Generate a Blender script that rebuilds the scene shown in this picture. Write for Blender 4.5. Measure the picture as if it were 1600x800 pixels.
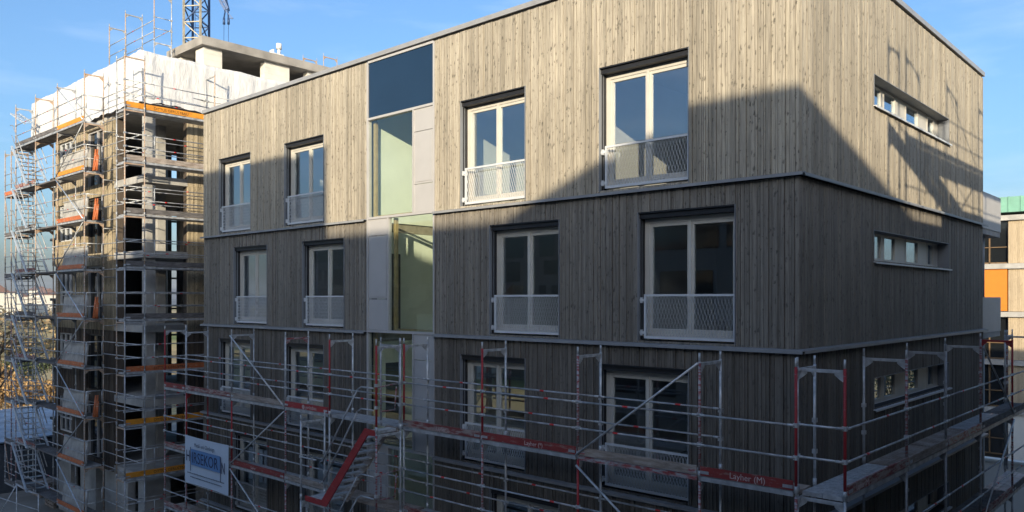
import bpy, math, random
from mathutils import Vector, Matrix
R = math.radians
random.seed(7)
for o in list(bpy.data.objects): bpy.data.objects.remove(o)
scn = bpy.context.scene
COL = scn.collection

# ------------------------------------------------------------------ camera, sky, sun, exposure
cd = bpy.data.cameras.new("camera"); cam = bpy.data.objects.new("camera", cd); COL.objects.link(cam)
cam.location = (5.555, -13.216, 10.0)
cam.rotation_euler = (R(90), 0, math.atan2(.6751, .7377))
cd.sensor_width = 36; cd.lens = 36*1251/1600; cd.shift_y = 67/1600
cd.clip_start = .1; cd.clip_end = 9000
scn.camera = cam
SUNV = Vector((-2.56, 3.52, -1.0))
ELEV = math.atan2(1, math.hypot(2.56, 3.52))
w = bpy.data.worlds.new("World"); scn.world = w; w.use_nodes = True
nt = w.node_tree
sky = nt.nodes.new('ShaderNodeTexSky'); sky.sky_type = 'NISHITA'; sky.sun_disc = False
sky.sun_elevation = ELEV; sky.sun_rotation = R(144)
sky.air_density = 1.05; sky.dust_density = 3.0; sky.ozone_density = 4.6
bg = nt.nodes['Background']; bg.inputs['Strength'].default_value = 0.142
tcs = nt.nodes.new('ShaderNodeTexCoord'); mps = nt.nodes.new('ShaderNodeMapping'); mps.inputs['Scale'].default_value = (2.2, 2.2, 13)
ns = nt.nodes.new('ShaderNodeTexNoise'); ns.inputs['Scale'].default_value = 1.6; ns.inputs['Detail'].default_value = 7; ns.inputs['Roughness'].default_value = .58
nt.links.new(tcs.outputs['Generated'], mps.inputs[0]); nt.links.new(mps.outputs[0], ns.inputs['Vector'])
rs = nt.nodes.new('ShaderNodeValToRGB'); rs.color_ramp.elements[0].position = .50; rs.color_ramp.elements[0].color = (0, 0, 0, 1); rs.color_ramp.elements[1].position = .80; rs.color_ramp.elements[1].color = (.15, .15, .15, 1)
nt.links.new(ns.outputs[0], rs.inputs[0])
mxs = nt.nodes.new('ShaderNodeMix'); mxs.data_type = 'RGBA'; mxs.inputs[7].default_value = (6.2, 6.3, 6.8, 1)
nt.links.new(rs.outputs[0], mxs.inputs[0]); nt.links.new(sky.outputs[0], mxs.inputs[6]); nt.links.new(mxs.outputs[2], bg.inputs[0])
sl = bpy.data.lights.new("sun", 'SUN'); so = bpy.data.objects.new("sun", sl); COL.objects.link(so)
sl.energy = 3.75; sl.angle = R(.5); sl.color = (1.0, .86, .63)
so.rotation_euler = SUNV.to_track_quat('-Z', 'Y').to_euler(); so.location = (40, -60, 40)
scn.view_settings.view_transform = 'Standard'; scn.view_settings.look = 'None'
scn.view_settings.exposure = 0.95; scn.view_settings.gamma = 1
scn.cycles.max_bounces = 8; scn.cycles.transparent_max_bounces = 16
scn.cycles.use_denoising = True

# ------------------------------------------------------------------ materials
MATS = {}
def newmat(name):
    m = bpy.data.materials.new(name); m.use_nodes = True; MATS[name] = m
    return m, m.node_tree, m.node_tree.nodes['Principled BSDF']
def N(nt, t, **kw):
    n = nt.nodes.new(t)
    for k, v in kw.items():
        if k in n.inputs.keys(): n.inputs[k].default_value = v
        else: setattr(n, k, v)
    return n
def ramp(nt, fac, stops):
    r = nt.nodes.new('ShaderNodeValToRGB'); e = r.color_ramp.elements
    while len(e) < len(stops): e.new(.5)
    for i, (p, c) in enumerate(stops):
        e[i].position = p; e[i].color = (c, c, c, 1) if isinstance(c, (int, float)) else (*c, 1)
    nt.links.new(fac, r.inputs[0]); return r.outputs[0]
def mix(nt, fac, a, b, mode='MIX'):
    m = nt.nodes.new('ShaderNodeMix'); m.data_type = 'RGBA'; m.blend_type = mode
    for sock, v in ((m.inputs[0], fac), (m.inputs[6], a), (m.inputs[7], b)):
        if hasattr(v, 'links'): nt.links.new(v, sock)
        elif isinstance(v, (int, float)): sock.default_value = v
        else: sock.default_value = (*v, 1)
    return m.outputs[2]
def coords(nt, scale=(1, 1, 1), island=0.0):
    tc = N(nt, 'ShaderNodeTexCoord'); mp = N(nt, 'ShaderNodeMapping'); mp.inputs['Scale'].default_value = scale
    v = tc.outputs['Object']
    if island:
        g = N(nt, 'ShaderNodeNewGeometry'); mu = N(nt, 'ShaderNodeMath', operation='MULTIPLY'); mu.inputs[1].default_value = island
        nt.links.new(g.outputs['Random Per Island'], mu.inputs[0])
        ad = N(nt, 'ShaderNodeVectorMath', operation='ADD'); nt.links.new(v, ad.inputs[0]); nt.links.new(mu.outputs[0], ad.inputs[1]); v = ad.outputs[0]
    nt.links.new(v, mp.inputs[0]); return mp.outputs[0]
def noise(nt, vec, scale, detail=4, rough=.55):
    n = N(nt, 'ShaderNodeTexNoise'); n.inputs['Scale'].default_value = scale; n.inputs['Detail'].default_value = detail
    n.inputs['Roughness'].default_value = rough; nt.links.new(vec, n.inputs['Vector']); return n.outputs[0]
def simple(name, col, rough=.6, metal=0, var=.18, scale=6, spec=.4, bump=0):
    m, nt, b = newmat(name)
    v = coords(nt); f = noise(nt, v, scale, 5)
    k = ramp(nt, f, [(.3, 1-var), (.7, 1+var)])
    c = mix(nt, 1.0, col, k, 'MULTIPLY'); nt.links.new(c, b.inputs['Base Color'])
    b.inputs['Roughness'].default_value = rough; b.inputs['Metallic'].default_value = metal
    b.inputs['Specular IOR Level'].default_value = spec
    if bump:
        bn = N(nt, 'ShaderNodeBump'); bn.inputs['Strength'].default_value = bump; bn.inputs['Distance'].default_value = .01
        nt.links.new(noise(nt, v, scale*6, 4), bn.inputs['Height']); nt.links.new(bn.outputs[0], b.inputs['Normal'])
    return m
def wood(name, dark, light, knot=.75, vary=.32):
    m, nt, b = newmat(name)
    v = coords(nt, (1, 1, 1), 57.0)
    mp = N(nt, 'ShaderNodeMapping'); mp.inputs['Scale'].default_value = (30, 30, 1.3); nt.links.new(v, mp.inputs[0])
    grain = noise(nt, mp.outputs[0], 1.6, 6, .65)
    c = ramp(nt, grain, [(.30, dark), (.70, light)])
    g = N(nt, 'ShaderNodeNewGeometry')
    isl = ramp(nt, g.outputs['Random Per Island'], [(0, 1-vary), (.5, 1.0), (1, 1+vary*.75)])
    c = mix(nt, 1.0, c, isl, 'MULTIPLY')
    # broad weathering
    big = ramp(nt, noise(nt, coords(nt, (1.0, 1.0, .35)), 1.1, 4), [(.3, .86), (.7, 1.1)])
    c = mix(nt, 1.0, c, big, 'MULTIPLY')
    # knots
    mp2 = N(nt, 'ShaderNodeMapping'); mp2.inputs['Scale'].default_value = (13, 13, 6); nt.links.new(v, mp2.inputs[0])
    wob = noise(nt, v, 14, 2)
    av = N(nt, 'ShaderNodeVectorMath', operation='ADD'); sc = N(nt, 'ShaderNodeVectorMath', operation='SCALE'); sc.inputs['Scale'].default_value = 1.1
    nt.links.new(wob, sc.inputs[0]); nt.links.new(mp2.outputs[0], av.inputs[0]); nt.links.new(sc.outputs[0], av.inputs[1])
    vo = N(nt, 'ShaderNodeTexVoronoi'); vo.inputs['Scale'].default_value = 1.0; nt.links.new(av.outputs[0], vo.inputs['Vector'])
    kn = N(nt, 'ShaderNodeMath', operation='MULTIPLY_ADD'); kn.inputs[1].default_value = .62; kn.inputs[2].default_value = -.31
    nt.links.new(noise(nt, v, 3.1, 3, .6), kn.inputs[0])
    kd = N(nt, 'ShaderNodeMath', operation='ADD'); nt.links.new(vo.outputs['Distance'], kd.inputs[0]); nt.links.new(kn.outputs[0], kd.inputs[1])
    kf = ramp(nt, kd.outputs[0], [(.06, knot), (.30, 0.0)])
    c = mix(nt, kf, c, tuple(x*.32 for x in dark))
    nt.links.new(c, b.inputs['Base Color']); b.inputs['Roughness'].default_value = .75; b.inputs['Specular IOR Level'].default_value = .25
    bn = N(nt, 'ShaderNodeBump'); bn.inputs['Strength'].default_value = .35; bn.inputs['Distance'].default_value = .004
    nt.links.new(grain, bn.inputs['Height']); nt.links.new(bn.outputs[0], b.inputs['Normal'])
    return m
def scuffed(name, paint, under, amount=.5, rough=.55, metal_u=0.0, stretch=(2, 2, 9)):
    m, nt, b = newmat(name)
    v = coords(nt, stretch)
    f = ramp(nt, noise(nt, v, 2.2, 8, .7), [(amount-.06, 0.0), (amount+.06, 1.0)])
    k = ramp(nt, noise(nt, coords(nt), 3.0, 5), [(.3, .78), (.7, 1.15)])
    c = mix(nt, f, paint, under); c = mix(nt, 1.0, c, k, 'MULTIPLY')
    nt.links.new(c, b.inputs['Base Color']); b.inputs['Roughness'].default_value = rough; b.inputs['Metallic'].default_value = metal_u
    return m
def glass(name, tint=(1, 1, 1), refl=(1, 1, 1), f0=.18):
    m, nt, b = newmat(name)
    nt.nodes.remove(b); out = [n for n in nt.nodes if n.type == 'OUTPUT_MATERIAL'][0]
    tr = N(nt, 'ShaderNodeBsdfTransparent'); tr.inputs[0].default_value = (*tint, 1)
    gl = N(nt, 'ShaderNodeBsdfGlossy'); gl.inputs[0].default_value = (*refl, 1); gl.inputs['Roughness'].default_value = .004
    bn = N(nt, 'ShaderNodeBump'); bn.inputs['Strength'].default_value = .05; bn.inputs['Distance'].default_value = .004
    nt.links.new(noise(nt, coords(nt), 1.3, 1), bn.inputs['Height']); nt.links.new(bn.outputs[0], gl.inputs['Normal'])
    lw = N(nt, 'ShaderNodeLayerWeight'); lw.inputs['Blend'].default_value = .5
    pw = N(nt, 'ShaderNodeMath', operation='POWER'); pw.inputs[1].default_value = 3.0; nt.links.new(lw.outputs['Facing'], pw.inputs[0])
    mx = N(nt, 'ShaderNodeMixShader')
    fm = N(nt, 'ShaderNodeMath', operation='MULTIPLY_ADD'); fm.inputs[1].default_value = .85; fm.inputs[2].default_value = f0; fm.use_clamp = True
    nt.links.new(pw.outputs[0], fm.inputs[0]); nt.links.new(fm.outputs[0], mx.inputs[0]); nt.links.new(tr.outputs[0], mx.inputs[1]); nt.links.new(gl.outputs[0], mx.inputs[2])
    nt.links.new(mx.outputs[0], out.inputs[0]); return m

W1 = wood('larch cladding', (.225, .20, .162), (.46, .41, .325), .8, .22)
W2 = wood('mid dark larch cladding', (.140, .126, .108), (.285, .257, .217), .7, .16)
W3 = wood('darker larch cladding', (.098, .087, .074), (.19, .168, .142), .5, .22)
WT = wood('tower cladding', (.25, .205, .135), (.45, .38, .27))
WTD = wood('dark shade-toned tower cladding', (.06, .048, .038), (.12, .095, .075), .4)  # dark copy: shade on the lower floors put into the board colour
BACK = simple('dark membrane', (.02, .02, .02), .9)
LEDGE = simple('grey sheet metal', (.26, .265, .275), .45, .0, .12, 3)
COPE = simple('coping metal', (.33, .33, .33), .4, .2, .1, 3)
JAMB = simple('reveal metal', (.20, .21, .225), .5, 0, .1, 3)
DARK = simple('black housing', (.018, .018, .02), .5)
FRAME = simple('greige window frame', (.53, .505, .45), .45, 0, .05, 3)
RAILP = simple('pale grey powder coat', (.56, .575, .59), .4, .0, .06, 4)
PANEL = simple('light grey panel', (.40, .39, .385), .5, 0, .05, 2)
BLUEP = simple('dark blue panel', (.012, .030, .062), .12, 0, .05, 1, .6)
PLASTER = simple('white plaster', (.66, .65, .60), .9, 0, .04, 2)
CREAM = simple('cream plaster', (.70, .74, .64), .9, 0, .04, 2)
OCHRE = simple('ochre timber', (.36, .27, .13), .6)
FLOORW = simple('screed', (.28, .25, .20), .8)
DOORD = simple('dark door', (.045, .04, .035), .5)
CONC = simple('concrete', (.36, .35, .33), .85, 0, .22, 1.6, .3, .3)
CONCD = simple('weathered concrete', (.27, .255, .235), .9, 0, .25, 1.2, .3, .3)
GALV = simple('galvanised steel', (.50, .51, .52), .42, .3, .3, 9)
GALVD = simple('dull galvanised steel', (.36, .37, .385), .5, .25, .38, 5)
BLUEST = simple('aluminium stair', (.46, .53, .62), .4, .35, .2, 5)
RED = scuffed('red paint', (.34, .022, .026), (.32, .20, .19), .64)
REDG = scuffed('worn red paint on steel', (.27, .045, .045), (.36, .36, .37), .50, .5)
REDB = scuffed('red toe board paint', (.23, .028, .025), (.28, .18, .15), .60, .7)
REDW = scuffed('worn red board', (.20, .04, .035), (.33, .26, .235), .50, .8, 0, (1.2, 1.2, 7))
WBOARD = scuffed('weathered board', (.24, .19, .155), (.36, .31, .27), .5, .85, 0, (1.2, 1.2, 9))
WBOARDD = scuffed('dark weathered board', (.085, .08, .08), (.15, .14, .14), .5, .85, 0, (1.2, 1.2, 9))
ORANGE = scuffed('orange board paint', (.68, .27, .02), (.55, .22, .03), .55, .5)
ORANGER = scuffed('faded orange paint', (.45, .12, .035), (.42, .30, .22), .6, .6)
RUST = scuffed('rust primer tube', (.33, .17, .10), (.36, .33, .30), .5, .6)
PEACH = scuffed('tan painted tube', (.38, .24, .15), (.40, .35, .30), .5, .6)
BLACKT = simple('black lettering', (.015, .012, .01), .6)
TEXTW = scuffed('faded white lettering', (.55, .44, .42), (.34, .17, .16), .62, .8, 0, (6, 6, 6))
BANW = simple('banner fabric', (.50, .57, .66), .7, 0, .05, 2)
BANB = simple('banner blue', (.11, .23, .44), .7, 0, .05, 2)
NAVY = simple('banner navy', (.015, .025, .075), .7)
TARP = simple('white tarpaulin', (.60, .60, .60), .5, 0, .05, 2)
_n = TARP.node_tree; _b = N(_n, 'ShaderNodeBump'); _b.inputs['Strength'].default_value = .8; _b.inputs['Distance'].default_value = .12
_n.links.new(noise(_n, coords(_n, (1.6, 1.6, .55)), 1.5, 5, .55), _b.inputs['Height']); _n.links.new(_b.outputs[0], _n.nodes['Principled BSDF'].inputs['Normal'])
BRICKW = simple('lime block', (.60, .58, .53), .9, 0, .1, 2)
CRANEB = simple('blue crane steel', (.03, .065, .16), .5, .2, .25, 3)
CRANEY = simple('primed crane steel', (.34, .31, .24), .5, .2, .25, 3)
COPPER = simple('green copper', (.17, .36, .28), .7, 0, .15, 1.5)
WR = wood('pale larch', (.31, .245, .165), (.47, .38, .265), .35, .12)
ORSH = simple('orange sunshade', (.60, .19, .02), .7, 0, .05, 3)
BARK = simple('bark', (.07, .05, .035), .9)
LEAFT = simple('dry golden leaves', (.31, .20, .09), .8, 0, .5, 2)
LEAFG = simple('dull evergreen leaves', (.06, .08, .035), .8, 0, .5, 2)
HOUSEW = simple('far plaster', (.62, .59, .52), .9)
ROOFR = simple('far roof tiles', (.16, .09, .07), .9)
SLATE = simple('dark slate', (.055, .065, .08), .6)
GL = glass('window glass', (.965, .975, .965), (.80, .90, 1.0))
GLD = glass('stair glass', (.955, .98, .945), (.85, .95, 1.0), .05)
GLK = simple('dark glass', (.012, .014, .016), .05, 0, .05, 1, .6)

# ------------------------------------------------------------------ mesh builder
class MB:
    def __init__(s): s.v = []; s.f = []; s.m = []; s.sm = []
    def quadbox(s, P, m=0):
        b = len(s.v); s.v += [tuple(p) for p in P]
        for q in ((0, 3, 2, 1), (4, 5, 6, 7), (0, 1, 5, 4), (1, 2, 6, 5), (2, 3, 7, 6), (3, 0, 4, 7)):
            s.f.append(tuple(b+i for i in q)); s.m.append(m); s.sm.append(False)
        return s
    def box(s, x0, x1, y0, y1, z0, z1, m=0):
        return s.quadbox([(x0, y0, z0), (x1, y0, z0), (x1, y1, z0), (x0, y1, z0), (x0, y0, z1), (x1, y0, z1), (x1, y1, z1), (x0, y1, z1)], m)
    def bar(s, p, q, wd, ht, m=0, up=(0, 0, 1)):
        p = Vector(p); q = Vector(q); d = (q-p).normalized(); u = Vector(up)
        if abs(d.dot(u)) > .95: u = Vector((1, 0, 0))
        sd = d.cross(u).normalized()*wd/2; u2 = sd.cross(d).normalized()*ht/2
        return s.quadbox([p-sd-u2, p+sd-u2, q+sd-u2, q-sd-u2, p-sd+u2, p+sd+u2, q+sd+u2, q-sd+u2], m)
    def tube(s, p, q, r, m=0, n=8, r2=None, cap=True):
        p = Vector(p); q = Vector(q); d = (q-p).normalized(); a = d.orthogonal().normalized(); c = d.cross(a); r2 = r if r2 is None else r2
        b = len(s.v)
        for P, rr in ((p, r), (q, r2)):
            for i in range(n):
                t = 2*math.pi*i/n; s.v.append(tuple(P+(a*math.cos(t)+c*math.sin(t))*rr))
        for i in range(n):
            j = (i+1) % n; s.f.append((b+i, b+j, b+n+j, b+n+i)); s.m.append(m); s.sm.append(True)
        if cap:
            s.f.append(tuple(b+n-1-i for i in range(n))); s.m.append(m); s.sm.append(False)
            s.f.append(tuple(b+n+i for i in range(n))); s.m.append(m); s.sm.append(False)
        return s
    def path(s, pts, r, m=0, n=8):
        for a, b in zip(pts, pts[1:]): s.tube(a, b, r, m, n)
        return s
    def prism(s, pts, off, m=0):
        b = len(s.v); n = len(pts); o = Vector(off)
        s.v += [tuple(p) for p in pts]+[tuple(Vector(p)+o) for p in pts]
        s.f.append(tuple(b+i for i in range(n))[::-1]); s.f.append(tuple(b+n+i for i in range(n))); s.m += [m, m]; s.sm += [False, False]
        for i in range(n):
            j = (i+1) % n; s.f.append((b+i, b+j, b+n+j, b+n+i)); s.m.append(m); s.sm.append(False)
        return s
    def raw(s, V, Fc, m=0, smooth=False):
        b = len(s.v); s.v += [tuple(p) for p in V]
        for f in Fc: s.f.append(tuple(b+i for i in f)); s.m.append(m); s.sm.append(smooth)
        return s
    def mesh(s, name, mats, org=(0, 0, 0)):
        me = bpy.data.meshes.new(name); o = Vector(org)
        me.from_pydata([tuple(Vector(p)-o) for p in s.v], [], s.f)
        for mt in (mats if isinstance(mats, (list, tuple)) else [mats]): me.materials.append(mt)
        me.polygons.foreach_set('material_index', s.m); me.polygons.foreach_set('use_smooth', s.sm); me.update()
        return me
    def build(s, name, mats, parent=None, local=False):
        """vertices are world coordinates unless local; a child is stored relative to its thing's base"""
        org = (0, 0, 0)
        if parent is not None and not local: org = root_of(parent).location
        ob = bpy.data.objects.new(name, s.mesh(name, mats, org)); COL.objects.link(ob)
        if parent is not None: ob.parent = parent
        return ob
def root_of(o):
    while o.parent is not None: o = o.parent
    return o
def thing(name, label, cat, loc=(0, 0, 0), group=None):
    o = bpy.data.objects.new(name, None); COL.objects.link(o); o.location = loc; o.empty_display_size = .2
    return tag(o, label, cat, group)
def tag(o, label=None, cat=None, group=None, kind=None):
    if label: o['label'] = label
    if cat: o['category'] = cat
    if group: o['group'] = group
    if kind: o['kind'] = kind
    return o
def base(ob):
    """put a single-mesh thing's origin at its own base"""
    me = ob.data; xs = [v.co.x for v in me.vertices]; ys = [v.co.y for v in me.vertices]; zs = [v.co.z for v in me.vertices]
    c = Vector(((min(xs)+max(xs))/2, (min(ys)+max(ys))/2, min(zs))); me.transform(Matrix.Translation(-c)); ob.location = c
    return ob
def place(src, parent, loc, rot=0):
    """copy of a part and its sub-parts, at loc in the thing's space"""
    c = src.copy(); COL.objects.link(c); c.parent = parent; c.location = loc; c.rotation_euler = (0, 0, rot)
    for ch in src.children:
        d = ch.copy(); COL.objects.link(d); d.parent = c
    return c
def text(mb, s, size, origin, ux, uy, m=0, depth=.004, cx='LEFT', squeeze=1.0):
    cu = bpy.data.curves.new('lettering', 'FONT'); cu.body = s; cu.size = size; cu.align_x = cx; cu.extrude = depth/2; cu.resolution_u = 3
    ob = bpy.data.objects.new('lettering', cu); COL.objects.link(ob)
    me = bpy.data.meshes.new_from_object(ob.evaluated_get(bpy.context.evaluated_depsgraph_get()))
    O = Vector(origin); ux = Vector(ux).normalized(); uy = Vector(uy).normalized(); uz = ux.cross(uy)
    mb.raw([O+ux*v.co.x*squeeze+uy*v.co.y+uz*(v.co.z+depth/2) for v in me.vertices], [tuple(p.vertices) for p in me.polygons], m)
    bpy.data.objects.remove(ob); bpy.data.curves.remove(cu); bpy.data.meshes.remove(me)
    return mb

# ------------------------------------------------------------------ ground and far land
def ground_mat():
    m, nt, b = newmat('ground')
    v = coords(nt)
    near = ramp(nt, noise(nt, v, .35, 8, .65), [(.3, (.19, .175, .155)), (.7, (.34, .31, .27))])
    fld = ramp(nt, noise(nt, coords(nt, (.5, 1.6, 1)), .011, 5, .55), [(.35, (.16, .20, .06)), (.46, (.50, .38, .18)), (.56, (.33, .25, .13)), (.68, (.56, .45, .24))])
    fine = ramp(nt, noise(nt, v, .6, 6, .7), [(.3, .7), (.7, 1.25)])
    fld = mix(nt, 1.0, fld, fine, 'MULTIPLY')
    d = N(nt, 'ShaderNodeVectorMath', operation='LENGTH'); sub = N(nt, 'ShaderNodeVectorMath', operation='SUBTRACT'); sub.inputs[1].default_value = (-12, 5, 0)
    nt.links.new(v, sub.inputs[0]); nt.links.new(sub.outputs[0], d.inputs[0])
    mr = N(nt, 'ShaderNodeMapRange'); mr.inputs[1].default_value = 46; mr.inputs[2].default_value = 52; nt.links.new(d.outputs['Value'], mr.inputs[0])
    nt.links.new(mix(nt, mr.outputs[0], near, fld), b.inputs['Base Color']); b.inputs['Roughness'].default_value = .95; b.inputs['Specular IOR Level'].default_value = .1
    return m
g = MB(); n = 24; S = 4000
vs = [(-S+2*S*i/n, -S+2*S*j/n, 0) for j in range(n+1) for i in range(n+1)]
g.raw(vs, [(j*(n+1)+i, j*(n+1)+i+1, (j+1)*(n+1)+i+1, (j+1)*(n+1)+i) for j in range(n) for i in range(n)])
tag(g.build('ground', ground_mat()), kind='structure')
# far hills as one ridge of real width and depth
hm = MB(); rr = random.Random(3); na = 90
for k, (dist, hgt, seed) in enumerate(((2300, 42, 1), (1500, 17, 5))):
    V = []; Fc = []
    for i in range(na+1):
        a = R(95+120*i/na)
        h = hgt*(.62+.25*math.sin(i*.31+seed)+.16*math.sin(i*.83+seed*2)+.06*math.sin(i*2.1))
        for q, (dd, hh) in enumerate(((-260, 0), (-90, h*.62), (60, h), (300, h*.8), (500, 0))):
            V.append(((dist+dd)*math.cos(a), (dist+dd)*math.sin(a), hh-.5))
    for i in range(na):
        for q in range(4):
            Fc.append((i*5+q, i*5+q+1, (i+1)*5+q+1, (i+1)*5+q))
    hm.raw(V, Fc, 0, True)
HILL = simple('haze-tinted wooded hills', (.105, .125, .14), .95, 0, .35, .02, .05)  # blue-grey base colour has distance haze painted into it
tag(hm.build('hills', HILL), kind='structure')

exec_parts = []
# ------------------------------------------------------------------ the main timber building
LEN = 20.95; DEP = 12.86
LV = [0.0, 3.1, 6.12, 9.12, 12.12]       # floor ledges
ROOF = 16.5
B = thing('timber_apartment_building', 'long flat-roofed apartment building clad in vertical weathered larch boards', 'building', (-10, 6, 0))
TX = [-19.86, -15.84, -8.18, -4.12]; SX = [-18.88, -14.87, -7.22, -3.19]; WW = 2.06
WZ0, WZ1 = .07, 2.57                     # window opening above its ledge
STX0, STX1 = -11.79, -9.10
SIDE = (3.68, 9.24)
def storey_cols(i): return SX if i % 2 else TX      # i=0 ground .. 4 top
storeys = []
for i in range(5):
    z0 = LV[i]; z1 = LV[i+1] if i < 4 else ROOF-.12
    holes = [(x, x+WW, z0+WZ0, z0+WZ1) for x in storey_cols(i)]
    holes.append((STX0, STX1, z0-.2, z1+.3 if i < 4 else 16.32))
    sh = [(SIDE[0], SIDE[1], z0+1.66, z0+2.28)] if i < 4 else [(SIDE[0], SIDE[1], z0+1.82, z0+2.44)]
    storeys.append((z0, z1, holes, sh))
def strips(a, b, z0, z1, holes):
    """vertical solid intervals of a strip a..b after cutting the holes"""
    iv = [(z0, z1)]
    for (xa, xb, za, zb) in holes:
        if a < xb-1e-4 and b > xa+1e-4:
            nv = []
            for (p, q) in iv:
                if zb <= p or za >= q: nv.append((p, q)); continue
                if za > p: nv.append((p, za))
                if zb < q: nv.append((zb, q))
            iv = nv
    return iv
def boards(rng, a0, a1, holes):
    brk = sorted({a0, a1} | {h[0] for h in holes if a0 < h[0] < a1} | {h[1] for h in holes if a0 < h[1] < a1})
    out = []
    for p, q in zip(brk, brk[1:]):
        xs = [p]
        while q-xs[-1] > .11: xs.append(xs[-1]+rng.choice((.040, .050, .058, .066, .075, .092)))
        if q-xs[-1] < .03 and len(xs) > 1: xs.pop()
        xs.append(q); out += list(zip(xs, xs[1:]))
    return out
for i, (z0, z1, holes, sh) in enumerate(storeys):
    rng = random.Random(20+i)
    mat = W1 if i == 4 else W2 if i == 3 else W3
    # carrying wall behind the boards
    wl = MB()
    for hs, fr in ((holes, True), (sh, False)):
        lo, hi = (-LEN, -.32) if fr else (0.0, DEP)
        brk = sorted({lo, hi} | {h[0] for h in hs} | {h[1] for h in hs})
        for p, q in zip(brk, brk[1:]):
            for za, zb in strips(p, q, z0-.02 if i else 0, z1-.02, hs):
                if fr: wl.box(p, q, .012, .32, za, zb)
                else: wl.box(-.32, -.012, p+.012 if p == 0 else p, q, za, zb)
    wl.box(-LEN, -LEN+.3, .33, DEP, z0, z1-.02); wl.box(-LEN+.3, -.33, DEP-.3, DEP, z0, z1-.02)
    wl.build('wall', BACK, B)
    # boards: front, right side, left end
    cl = MB(); gap = .010
    top = z1-.05; bot = z0+.03
    for a, b in boards(rng, -LEN, 0.0, holes):
        if abs(a-STX1) < .001 and i < 4: cl.build('cladding', mat, B); cl = MB()
        d = rng.choice((.0, .004, .014, .024))
        for za, zb in strips(a, b, bot, top, holes):
            e0 = 0 if a > -LEN+.01 else 0
            cl.box(a+gap/2, b-gap/2 if b < -.01 else b+.016, -.018-d+.010, .009, za, zb)
    cl.build('cladding', mat, B); cl = MB()
    for a, b in boards(rng, 0.03, DEP, sh):
        d = rng.choice((.0, .0, .006, .010))
        for za, zb in strips(a, b, bot, top, sh):
            cl.box(-.009, .012+d, a+gap/2, b-gap/2, za, zb)
    cl.build('cladding', mat, B); cl = MB()
    for a, b in boards(rng, .02, DEP, []):
        cl.box(-LEN-.022, -LEN+.0, a+gap/2, b-gap/2, bot, top)
    cl.build('cladding', mat, B)
    # ledge round the storey joint
    if i:
        lg = MB(); e = .125
        for (xa, xb) in ((-LEN-.05, STX0-.02), (STX1+.02, e)):
            lg.prism([(xa, .0, z0+.028), (xa, -e, z0+.010), (xa, -e, z0-.045), (xa, -e+.012, z0-.045), (xa, -e+.012, z0-.008), (xa, .0, z0-.004)], (xb-xa, 0, 0))
        lg.prism([(0, -.0, z0+.0285), (e, -.0, z0+.0105), (e, -.0, z0-.0455), (e-.012, -.0, z0-.0455), (e-.012, -.0, z0-.0085), (0, -.0, z0-.0045)], (0, DEP+.14, 0))
        lg.build('ledge', LEDGE, B)
    # floors and rooms
    if i:
        fl = MB(); fl.box(-LEN+.31, -11.86, .34, DEP-.31, z0-.27, z0-.03, 0); fl.box(-8.86, -.34, .34, DEP-.31, z0-.27, z0-.03, 0); fl.box(-11.86, -8.86, 2.9, DEP-.31, z0-.27, z0-.03, 0); fl.build('floor_slab', FLOORW, B)
    if i >= 1:
        rm = MB(); zt = (z1-.29 if i < 4 else 15.25); zb = z0-.025
        parts = (-16.0, -12.25, -8.85, -4.25) if i % 2 else (-16.9, -12.25, -8.85, -5.1)
        rm.box(-LEN+.305, -LEN+.36, .34, 5.0, zb, zt); rm.box(-.40, -.345, .34, SIDE[0]-.05, zb, zt)
        for px in parts: rm.box(px-.07, px+.07 if px != -12.25 else -11.80, .34, 4.99, zb, zt, 1 if px in (-12.25, -8.85) else 0)
        rm.box(-LEN+.31, -12.33, 5.0, 5.12, zb, zt); rm.box(-8.78, -.41, 5.0, 5.12, zb, zt); rm.box(-11.795, -8.93, 4.2, 4.32, zb, zt, 1)
        rm.box(-LEN+.33, -11.9, .335, 5.14, zt+.002, zt+.03, 0); rm.box(-8.86, -.42, .335, 5.14, zt+.002, zt+.03, 0)
        if i == 4: rm.box(-11.9, -8.86, .335, 5.14, zt+.002, zt+.03, 0)
        rm.build('interior_wall', [PLASTER, CREAM], B)
        dr = MB()
        for px in (-19.2, -14.0, -7.4, -2.6): dr.box(px, px+.95, 4.95, 4.985, zb+.01, zb+2.1)
        dr.box(-11.6, -10.5, 4.15, 4.185, zb+.01, zb+2.15)
        if i in (2, 3): dr.box(-11.797, -11.77, .62, 1.12, zb+.01, zb+2.15)
        for d in [dr]: d.build('interior_door', DOORD, B)
rf = MB(); rf.box(-LEN+.2, -.2, .2, DEP-.2, 15.7, 15.95); rf.build('roof', CONCD, B)
cp = MB(); o = .055
cp.box(-LEN-o, o, -o, .36, ROOF-.115, ROOF); cp.box(-.36, o+.001, .3605, DEP+o, ROOF-.115, ROOF)
cp.box(-LEN-o, -LEN+.36, .361, DEP+o, ROOF-.115, ROOF); cp.box(-LEN+.361, -.361, DEP-.36, DEP+o, ROOF-.115, ROOF)
cp.build('coping', COPE, B)

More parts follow.
